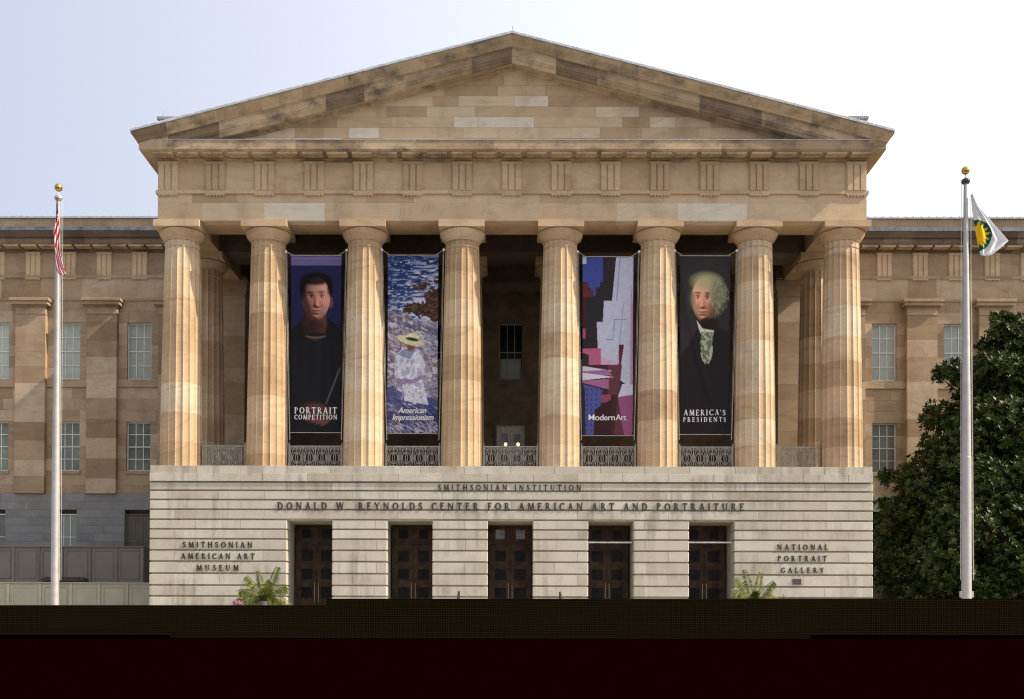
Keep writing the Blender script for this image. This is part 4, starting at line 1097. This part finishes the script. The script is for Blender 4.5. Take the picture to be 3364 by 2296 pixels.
banner('banner of a short-haired sitter in black on indigo, lettered PORTRAIT COMPETITION',pic_portrait,956,1122,840,1420,
  [('PORTRAIT',965.5,1106,1336.5,1357,'serif'),('COMPETITION',965.5,1107,1361,1376.5,'serif')],[(939.7,826.5,951),(1138.5,821,1121)],1)
banner('banner with blue sea, surf, rocks and pale dress, lettered American Impressionism',pic_sea,1274,1440.5,839,1423,
  [('American',1306,1400,1336,1355.5,'italic'),('Impressionism',1288,1424,1359,1378,'italic')],[(1254.5,820,1270),(1458,820,1442)],2)
banner('banner of hard-edged lilac, rose and blue blocks, lettered Modern Art',pic_geo,1913.5,2081.5,844,1430,
  [('Modern',1934,2020,1359,1379,'sans'),('Art',2023,2058.5,1359,1379,'sans')],[(1898,826,1910),(2100,826,2084)],3)
banner("banner of a white-haired figure with pale neck cloth, lettered AMERICA'S PRESIDENTS",pic_elder,2233.5,2399,841,1426,
  [("AMERICA'S",2247,2385,1344.5,1363,'serif'),('PRESIDENTS',2245,2386,1369.5,1384.5,'serif')],[(2217,822.5,2232),(2421,822.5,2404)],4)

# ------------------------------------------------------------------ lamps behind the middle railing
for i,px in enumerate((1661,1702)):
    Yl=9.5; X,Z=at(px,1460,Yl)
    t=thing('globe_lamp',('left' if i==0 else 'right')+' one of two small glowing lamps behind the middle railing','lamp','glowing lamps behind the middle railing',(X,Yl,ZP))
    m=MB(); m.lathe([(.0,Z-ZP-.10),(.05,Z-ZP-.08),(.085,Z-ZP),(.05,Z-ZP+.08),(0,Z-ZP+.10)],0,0,14); m.build('globe',M['lampglow'],t,True)
    m=MB(); m.lathe([(.10,0),(.10,.03),(.02,.05),(.02,Z-ZP-.09),(.05,Z-ZP-.08)],0,0,10); m.build('stand',M['iron'],t)

# ------------------------------------------------------------------ flagpoles and flags
def flagpole(label,Y,xb,yb,xt,yt,wb,wt,ball,capm):
    X,_=at((xb+xt)/2,1300,Y); zt=zz(xt,yt,Y); k=(Y-CY)/F
    t=thing('flagpole',label,'flagpole',None,(X,Y,TER))
    m=MB(); H=zt-TER; hz=[0,H*.25,H*.42,H*.6,H*.8,H]; 
    zj=H*.38
    r0,r1=wb*k/2,wt*k/2
    prof=[(r0*1.02,0)]; 
    for f_ in (0.02,.18,.36): prof.append((r0,H*f_))
    prof+=[(r0*.99,H*.365),(r0*.955,H*.366)]
    for f_ in (.5,.65,.8,.92,1): prof.append((r0*.955+(r1-r0*.955)*((f_-.366)/.634)**1.15,H*f_))
    m.lathe(prof,0,0,28); m.build('pole',M['alu'],t,False)
    m=MB(); m.lathe([(r1*1.0,H-.06),(r1*1.7,H-.03),(r1*2.2,H+.03),(r1*2.1,H+.10),(r1*.8,H+.16),(.0,H+.17)],0,0,18); m.build('truck_cap',capm,t)
    bx,bz=at(ball[0],ball[1],Y); bz-=TER; rb=.145
    m=MB(); m.tube([(0,0,H+.15),(0,0,bz-rb+.02)],.02,6); m.build('spindle',M['white'],t)
    m=MB(); m.lathe([(max(.001,rb*math.sin(rad(a))),bz-rb*math.cos(rad(a))) for a in range(0,181,12)],0,0,20); m.build('gold_ball',M['gold'],t,True)
    s=1 if X>0 else -1
    m=MB(); m.tube([(r1*1.9,-.05,H-.02),(r0*1.25,-.05,1.3)],.006,4); m.tube([(r1*2.6,0,H-.02),(r0*1.5,0,1.3)],.006,4)
    if s>0: m.tube([(-r1*2.2,0,H-.02),(-r0*1.25,0,1.3)],.010,4)
    m.build('halyard',M['rope'],t)
    if s>0:
        m=MB(); 
        for q in (-1,1): m.box(q*r0*1.15-.04,q*r0*1.15+.04,-.05,.05,1.25 if 0 else zz(3176,1962,Y)-TER,zz(3176,1942,Y)-TER)
        m.build('cleat',M['alu'],t)
    return t
flagpole('tall silver flagpole at the left with the red and white striped flag',-6,180.7,1984,191.7,655,26,11.6,(190.5,616),M['alu'])
flagpole('tall silver flagpole at the right in front of the dark tree',-8,3176.4,1968,3171.5,600,31.6,13,(3168,560),simple('black_cap',(.04,.045,.06),.5))
def flag(label,Y,hoist,fly,colf,n,rows,amp,name='flag'):
    hoist=[at(x,y,Y) for x,y in hoist]; flyp=[at(x,y,Y) for x,y in fly]
    def interp(P,t):
        t=t*(len(P)-1); i=min(int(t),len(P)-2); f=t-i; return P[i][0]*(1-f)+P[i+1][0]*f, P[i][1]*(1-f)+P[i+1][1]*f
    X0,Z0=hoist[0]; vs=[];cs=[]
    for j in range(rows):
        v=j/(rows-1); a=interp(hoist,v); b=interp(flyp,v)
        for i in range(n):
            u=i/(n-1); x=a[0]+(b[0]-a[0])*u; z=a[1]+(b[1]-a[1])*u
            y=amp*math.sin(u*math.pi*5+v*3)*(.3+.7*v)+.5*amp*math.sin(v*9+u*4)
            vs.append((x-X0,y,z-Z0)); cs.append(colf(u,v,x,z))
    m=MB(); m.v=vs; m.f=[(j*n+i+n,j*n+i+1+n,j*n+i+1,j*n+i) for j in range(rows-1) for i in range(n-1)]; m.t=[.5]*len(m.f); m.m=[0]*len(m.f)
    o=m.build(name,M['flagcloth'],None,True,np.array(cs)); o.location=(X0,Y,Z0)
    q=o.modifiers.new('thick','SOLIDIFY'); q.thickness=.008; return tag(o,label,'flag')
R_,Wt,Bl=(.66,.006,.016),(.82,.80,.82),(.02,.035,.14)
def c1(p,q): return (p/2.582, q/2.582+550)
def us(u,v,x,z):
    if v<.30:
        if v>.20 and u>.55: return R_ if int(v*60)%2 else Wt
        return Bl if u>.25 else (Wt if int(v*40)%3 else R_)
    s=v*13+u*3.2; 
    if v>.62: s=u*7-v*7
    return R_ if int(math.floor(s))%2==0 else Wt
flag('limp red and white striped flag with a blue corner hanging from the left pole',-6.35,
  [c1(480,255),c1(476,330),c1(474,420),c1(458,480),c1(452,560),c1(459,640),c1(464,720),c1(470,800),c1(474,868),c1(508,920)],
  [c1(484,255),c1(488,330),c1(494,420),c1(506,480),c1(508,560),c1(500,640),c1(513,720),c1(530,800),c1(550,868),c1(560,905)],us,26,70,.022)
def c2(p,q): return (p/2.644+2500, q/2.644+550)
YF=-8.1
cxs,czs=at(*c2(1866,592),YF); rs=138/2.644*(YF-CY)/F
def sm(u,v,x,z):
    dx,dz=x-cxs,z-czs; r=math.hypot(dx,dz)/rs; a=math.atan2(dz,dx)
    if r<1.0:
        ph=(a/(2*math.pi)*16)%1; ray=.52+.42*(1-abs(2*ph-1))
        return (.95,.62,.012) if r<ray else (.012,.11,.085)
    return (.84,.84,.85)
flag('white flag with yellow sunburst on green disc, flying from the right pole',YF,
  [c2(1829,232),c2(1836,320),c2(1846,430),c2(1858,520),c2(1874,610),c2(1893,690),c2(1908,740),c2(1922,768)],
  [c2(1832,232),c2(1880,340),c2(1990,455),c2(2075,548),c2(2146,640),c2(2090,690),c2(2040,735),c2(1995,765)],sm,70,80,.07)

# ------------------------------------------------------------------ panelled fences at the lower left
def fence(label,Y,xl,xr,ytop,posts,pw_,mat,zb=TER,ret=0):
    x0,x1=xx(xl,1850,Y),xx(xr,1850,Y); zt=zz(200,ytop,Y)
    t=thing('panel_fence',label,'fence','panelled site fences left of the podium',(x0,Y,TER)); 
    m=MB(); L=x1-x0; H=zt-TER
    m.box(0,L,0,.06,0,H-.05); m.box(-.05,L+.05,-.08,.12,H-.05,H); m.build('fence_board',mat,t)
    if ret: m=MB(); m.box(L-.06,L,.07,ret,0,H-.05); m.build('return_board',mat,t)
    xs_=[xx(p,1850,Y)-x0 for p in posts]
    for a in xs_:
        m=MB(); m.cbox(a-.06,a+.06,-.05,.001,0,H-.052,.01); m.build('post',mat,t)
    for a,b in zip(xs_[:-1],xs_[1:]):
        m=MB(); a2,b2=a+.18,b-.14; zt2,zb2=H-.20,H-1.62 if H>2.2 else .25
        for (p,q,r_,s_) in ((a2,b2,zt2-.045,zt2),(a2,b2,zb2,zb2+.045),(a2,a2+.045,zb2+.045,zt2-.045),(b2-.045,b2,zb2+.045,zt2-.045)): m.cbox(p,q,-.03,.001,r_,s_,.008)
        m.build('panel_moulding',mat,t)
    return t
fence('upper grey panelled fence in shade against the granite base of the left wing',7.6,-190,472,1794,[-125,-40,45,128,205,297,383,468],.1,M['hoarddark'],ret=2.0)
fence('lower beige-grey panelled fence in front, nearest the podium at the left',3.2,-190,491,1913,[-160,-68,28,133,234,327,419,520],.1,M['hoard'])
# rusty boards lying on top between the fences
m=MB(); X0,Z0=at(135,1903,4.2); X1,_=at(278,1903,4.2); m.box(0,X1-X0,0,.5,-.09,.06); m.box(.15,X1-X0-.1,.02,.4,.061,.11,.3)
b=m.build('stacked_boards',simple('weathered_boards',(.06,.045,.045),.8,0,.4,9)); b.location=(X0,4.2,Z0)
# trestle under the boards keeps them up
m2=MB(); m2.box(.3,.4,.1,.4,TER-Z0,-.092); m2.box(X1-X0-.5,X1-X0-.4,.1,.4,TER-Z0,-.092); m2.build('trestle',M['iron'],b)
tag(b,'dark stacked boards showing above the lower fence beside the left flagpole','boards')

# ------------------------------------------------------------------ handrails at the steps
for i,(px,py) in enumerate(((1506,1942),(1841.5,1944))):
    Yh=-6; X,Z=at(px,py,Yh); t=thing('handrail',('left' if i==0 else 'right')+' one of two bronze handrail ends rising in front of the middle piers','handrail','bronze handrails of the steps',(X,Yh,TER))
    m=MB(); H=Z-TER; m.tube([(0,0,0),(.02*(1 if i==0 else -1),0,H-.05)],.04,8); m.build('post',M['bronze'],t)
    m=MB(); m.tube([(.02*(1 if i==0 else -1),.06,H-.03),(.02*(1 if i==0 else -1),-.06,H-.03),(-.02*(1 if i==0 else -1),-1.6,.05)],.042,8); m.build('rail',M['bronze'],t)

# ------------------------------------------------------------------ potted palms and flowers
def palm(label,Y,px,ybase_px,fr,seed,pot=True):
    g=random.Random(seed); X,Z=at(px,ybase_px,Y); k=(Y-CY)/F
    t=thing('potted_palm',label,'potted palm',None,(X,Y,TER)); H0=Z-TER
    if pot:
        m=MB(); m.lathe([(.0,H0-.02),(.22,H0-.02),(.235,H0),(.25,H0),(.25,H0-.06),(.23,H0-.07),(.19,0),(0,0)],0,0,20); m.build('pot',M['soil'],t)
    m=MB()
    for s in range(3): a=g.uniform(0,6.28); m.tube([(.05*math.cos(a),.05*math.sin(a),H0-.03),(.09*math.cos(a),.09*math.sin(a),H0+.45)],[.022,.012],6)
    m.build('stem',M['bark'],t)
    m=MB()
    for (dx,dz,L,droop,tn) in [(a,b,c*1.18,d_*.8,e) for a,b,c,d_,e in fr]+[(g.uniform(-1,1),g.uniform(.4,1.4),g.uniform(.6,.95),g.uniform(.7,1.2),g.uniform(.1,.6)) for _ in range(8)]:
        # frond: arc from the crown outward
        az=g.uniform(-.6,.6); pts=[]; n=14
        for i in range(n+1):
            u=i/n; r=L*u; pts.append(Vector((dx*r*(1-.12*u), az*r*.6, H0+.12+dz*r-droop*r*r*.9)))
        m.tube(pts,[.010*(1-.6*i/n) for i in range(n+1)],4,tn)
        for i in range(3,n+1):
            for s in (-1,1):
                for q in (0,.25,.5,.75):
                    p=pts[i-1].lerp(pts[i],q); d=(pts[i]-pts[i-1]).normalized(); side=d.cross(Vector((0,-1,.25))).normalized()*s
                    ll=.40*L*(1-abs(i/n-.5)*.9)*g.uniform(.8,1.1); tip=p+(d*.6+side*.55+Vector((0,g.uniform(-.4,.4),-.75)))*ll; mid=p.lerp(tip,.5)+Vector((0,0,.03))
                    wv=d*.015
                    m.face([p-wv*.5,mid-wv,tip,mid+wv],min(1,max(0,tn+g.uniform(-.2,.2))))
    m.build('frond',M['palm'],t)
    m=MB()
    for i in range(90):
        a=g.uniform(0,6.28); e=g.uniform(.1,1.2); l=g.uniform(.25,.5); d=Vector((math.cos(a)*math.cos(e),math.sin(a)*math.cos(e),math.sin(e))); p=Vector((.1*math.cos(a),.1*math.sin(a),H0-.02)); s=d.cross(Vector((0,0,1))).normalized()*.022
        mid=p+d*l*.5; tip=p+d*l+Vector((0,0,-.08)); m.face([p-s*.5,mid-s,tip,mid+s],g.uniform(.0,.45)); m.face([p+s*.5,mid+s,tip,mid-s],.1)
    m.build('underplanting',M['palm'],t)
    return t
FR=[(-1,.9,.95,.75,.3),(-.95,.5,1.0,.8,.45),(-.7,1.3,.95,.6,.5),(-.35,1.5,.85,.5,.4),(.45,1.5,1.0,.45,.25),(.85,1.1,1.05,.75,.5),(1,.6,1.0,1.0,.75),(.6,.5,.8,1.3,.95),(-.5,.4,.8,1.5,.85),(-.2,.8,.75,1.3,.8),(.2,1.3,.9,.8,.5),(1,.3,.8,.8,.4),(-1,.2,.75,.6,.3)]
palm('potted palm with green and yellowing fronds, left of the leftmost doorway',-2.2,868,1975,FR,3)
FR2=[(-1,1.0,.9,.65,.5),(-.75,1.35,.95,.55,.45),(-.35,1.6,.9,.4,.4),(.3,1.5,.85,.35,.5),(.75,1.2,.95,.5,.5),(1,.9,1.0,.85,.8),(.9,.4,.95,.6,.75),(-.9,.3,.85,1.1,.45),(.1,1.1,.8,.8,.4),(-.6,.7,.8,1.2,.4),(.6,.6,.8,1.2,.6),(-1,.6,.7,.9,.4)]
palm('potted palm with upright yellow-green fronds, right of the rightmost doorway',-2.2,2478,1990,FR2,9)
def flowers(label,px,py,seed,R_,pink=True):
    g=random.Random(seed); Y=-2.6; X,Z=at(px,py,Y); t=thing('flower_pot',label,'flower pot',None,(X,Y,TER)); H0=Z-TER
    m=MB(); m.lathe([(0,H0-.05),(.24,H0-.05),(.26,H0-.02),(.26,H0-.1),(.19,0),(0,0)],0,0,18); m.build('pot',M['soil'],t)
    m=MB()
    for i in range(420):
        a=g.uniform(0,6.28); e=g.uniform(-.1,1.5); r=R_*g.uniform(.6,1.05); c=Vector((math.cos(a)*math.cos(e)*r,math.sin(a)*math.cos(e)*r,H0-.02+math.sin(e)*r*.95)); d=Vector((g.uniform(-1,1),g.uniform(-1,1),g.uniform(0,1))).normalized(); s=d.cross(Vector((0,0,1))).normalized()*.02
        m.face([c-s,c+d*.04-s,c+d*.09,c+d*.04+s,c+s],g.uniform(0,.6))
    for i in range(26):
        a=g.uniform(0,6.28); e=g.uniform(.6,1.5); d=Vector((math.cos(a)*math.cos(e),math.sin(a)*math.cos(e),math.sin(e))); s=d.cross(Vector((0,0,1))).normalized()*.012; c=Vector((.08,0,H0+R_*.5))
        m.face([c-s,c+d*.3-s*.8,c+d*.5*g.uniform(.8,1.1),c+d*.3+s*.8,c+s],g.uniform(.3,.8))
    m.build('leaves',M['palm'],t)
    if pink:
        m=MB()
        for i in range(230):
            a=g.uniform(3.0,6.6); e=g.uniform(-.1,1.3); r=R_*g.uniform(.98,1.12); c=Vector((math.cos(a)*math.cos(e)*r-.07,math.sin(a)*math.cos(e)*r,H0-.02+math.sin(e)*r*.9)); n_=c-Vector((0,0,H0)); n_.normalize(); p=n_.cross(Vector((0,0,1))).normalized(); q=n_.cross(p); rr=g.uniform(.015,.026)
            m.face([c+p*rr*math.cos(k*1.05)+q*rr*math.sin(k*1.05) for k in range(6)],g.random())
        m.build('pink_blossoms',M['flower'],t)
flowers('pot of pink flowers under grassy leaves beside the left palm',786,1992,5,.30)
flowers('low pot with spiky grass and a few pink blossoms right of the right palm',2566,2000,6,.26)

# ------------------------------------------------------------------ magnolia
g=random.Random(21); YT=4.0; TX=23.0; TB=TER
tree=thing('magnolia_tree','large dark glossy-leaved magnolia behind the right flagpole, hiding the right wing','tree',None,(TX,YT,TB))
outline=[(1040,3262),(1075,3238),(1120,3224),(1180,3205),(1200,3095),(1235,3085),(1270,3150),(1330,3140),(1370,3045),(1400,3035),(1430,3110),(1455,3040),(1500,3018),(1530,2990),(1560,2900),(1600,2915),(1650,2900),(1720,2885),(1800,2880),(1900,2890),(1990,2900)]
def half(z):
    y=HV-(z-1.6)*F/(YT-CY)
    if y<outline[0][0]: return None
    for (y0,x0),(y1,x1) in zip(outline[:-1],outline[1:]):
        if y0<=y<=y1: xp=x0+(x1-x0)*(y-y0)/(y1-y0); return TX-xx(xp,y,YT)
    return TX-xx(2900,1990,YT)
ZTT=zz(3280,1040,YT)
clumps=[]
z=TB+.6
while z<ZTT-.2:
    r=half(z) or .5; r0=r
    cr_=min(.95,.35+.18*r)
    n=max(3,int(2*math.pi*r/ (cr_*1.75)))
    for i in range(n):
        a=2*math.pi*i/n+g.uniform(-.3,.3)
        rr=(r-cr_*.75)*g.uniform(.78,1.10)
        if math.sin(a)>.45 and g.random()<.5: continue
        # left side follows outline, other sides a smoother envelope
        env=(ZTT-z)*.52+.8 if math.cos(a)>-.3 else r
        rr=max(.2,(min(env,6.6)-cr_*.75)*g.uniform(.76,1.08)) if math.cos(a)>-.3 else max(.15,rr)
        clumps.append((rr*math.cos(a),rr*math.sin(a)*.85,z+g.uniform(-.3,.3)-TB,cr_*g.uniform(.7,1.25)))
    if r>2.6:
        for i in range(int(n*.5)):
            a=g.uniform(0,6.28); rr=r*g.uniform(.3,.62); clumps.append((rr*math.cos(a),rr*math.sin(a),z-TB+g.uniform(-.3,.3),cr_))
    z+=cr_*1.15
# explicit boughs seen against the wall
for (px,py,rp) in ((3110,1215,36),(3140,1250,40),(3090,1235,24),(3060,1385,22),(3100,1400,26),(3130,1390,30),(3040,1455,26),(3075,1470,34),(2915,1565,24),(2940,1580,28),(2980,1545,26),(3300,1075,40),(3265,1110,34),(3330,1100,45),(3290,1165,48),(3340,1190,46),(3250,1180,26),(3215,1270,36),(3180,1240,30),(3345,1065,28),(2900,1660,26),(2895,1740,30)):
    x,z_=at(px,py,YT-.6); clumps.append((x-TX,-.6+g.uniform(-.5,.3),z_-TB,rp*.0141))
vs=[];fs=[];ts=[]
for (cx,cy,cz,cr_) in clumps:
    if cx>7.5: continue
    nros=int(16+72*cr_*cr_)
    for _ in range(nros):
        d=Vector((g.gauss(0,1),g.gauss(0,1),g.gauss(0,1)+.15)).normalized()
        r=cr_*(g.random()**.35)*g.choice((1,1,1,1.12)); p=Vector((cx+d.x*r,cy+d.y*r,cz+d.z*r*.8))
        up=(d+Vector((0,0,.7))).normalized(); a0=up.cross(Vector((.3,1,.1))).normalized(); b0=up.cross(a0)
        tn=g.random(); 
        for k in range(8):
            a=k*2.4+g.uniform(-.3,.3); el=.25+.1*k+g.uniform(-.15,.15); dr=(a0*math.cos(a)+b0*math.sin(a))*math.cos(el)+up*math.sin(el)
            L=g.uniform(.19,.31); s=dr.cross(up).normalized()*(L*.19); fo=up*(L*.03)
            n0=len(vs); mid=p+dr*L*.55
            vs+= [p, mid-s+fo, p+dr*L, mid+s+fo]
            fs.append((n0,n0+1,n0+2)); fs.append((n0,n0+2,n0+3)); t_=min(1,max(0,tn*.6+g.uniform(0,.45))); 
            if g.random()<.03: t_=1
            ts+=[t_,t_]
m=MB(); m.v=[tuple(v) for v in vs]; m.f=fs; m.t=ts; m.m=[0]*len(fs); m.build('crown',M['leaf'],tree)
print('leaves',len(fs))
m=MB(); HT=ZTT-TB
tr=[Vector((0,0,0)),Vector((.1,0,HT*.3)),Vector((-.05,.1,HT*.6)),Vector((.1,0,HT*.85)),Vector((.1,0,HT*.97))]
m.tube(tr,[.34,.26,.18,.09,.03],10)
for (cx,cy,cz,cr_) in clumps[::2]:
    if cx>7.5: continue
    b=Vector((cx,cy,cz)); z0=max(.4,cz-math.hypot(cx,cy)*.45-.3); u=z0/HT; st=Vector((.05,0,z0)); mid=st.lerp(b,.5)+Vector((g.uniform(-.2,.2),g.uniform(-.2,.2),-.15)); m.tube([st,mid,b],[.07,.05,.018],5)
m.build('trunk',M['bark'],tree)
bpy.context.view_layer.update()
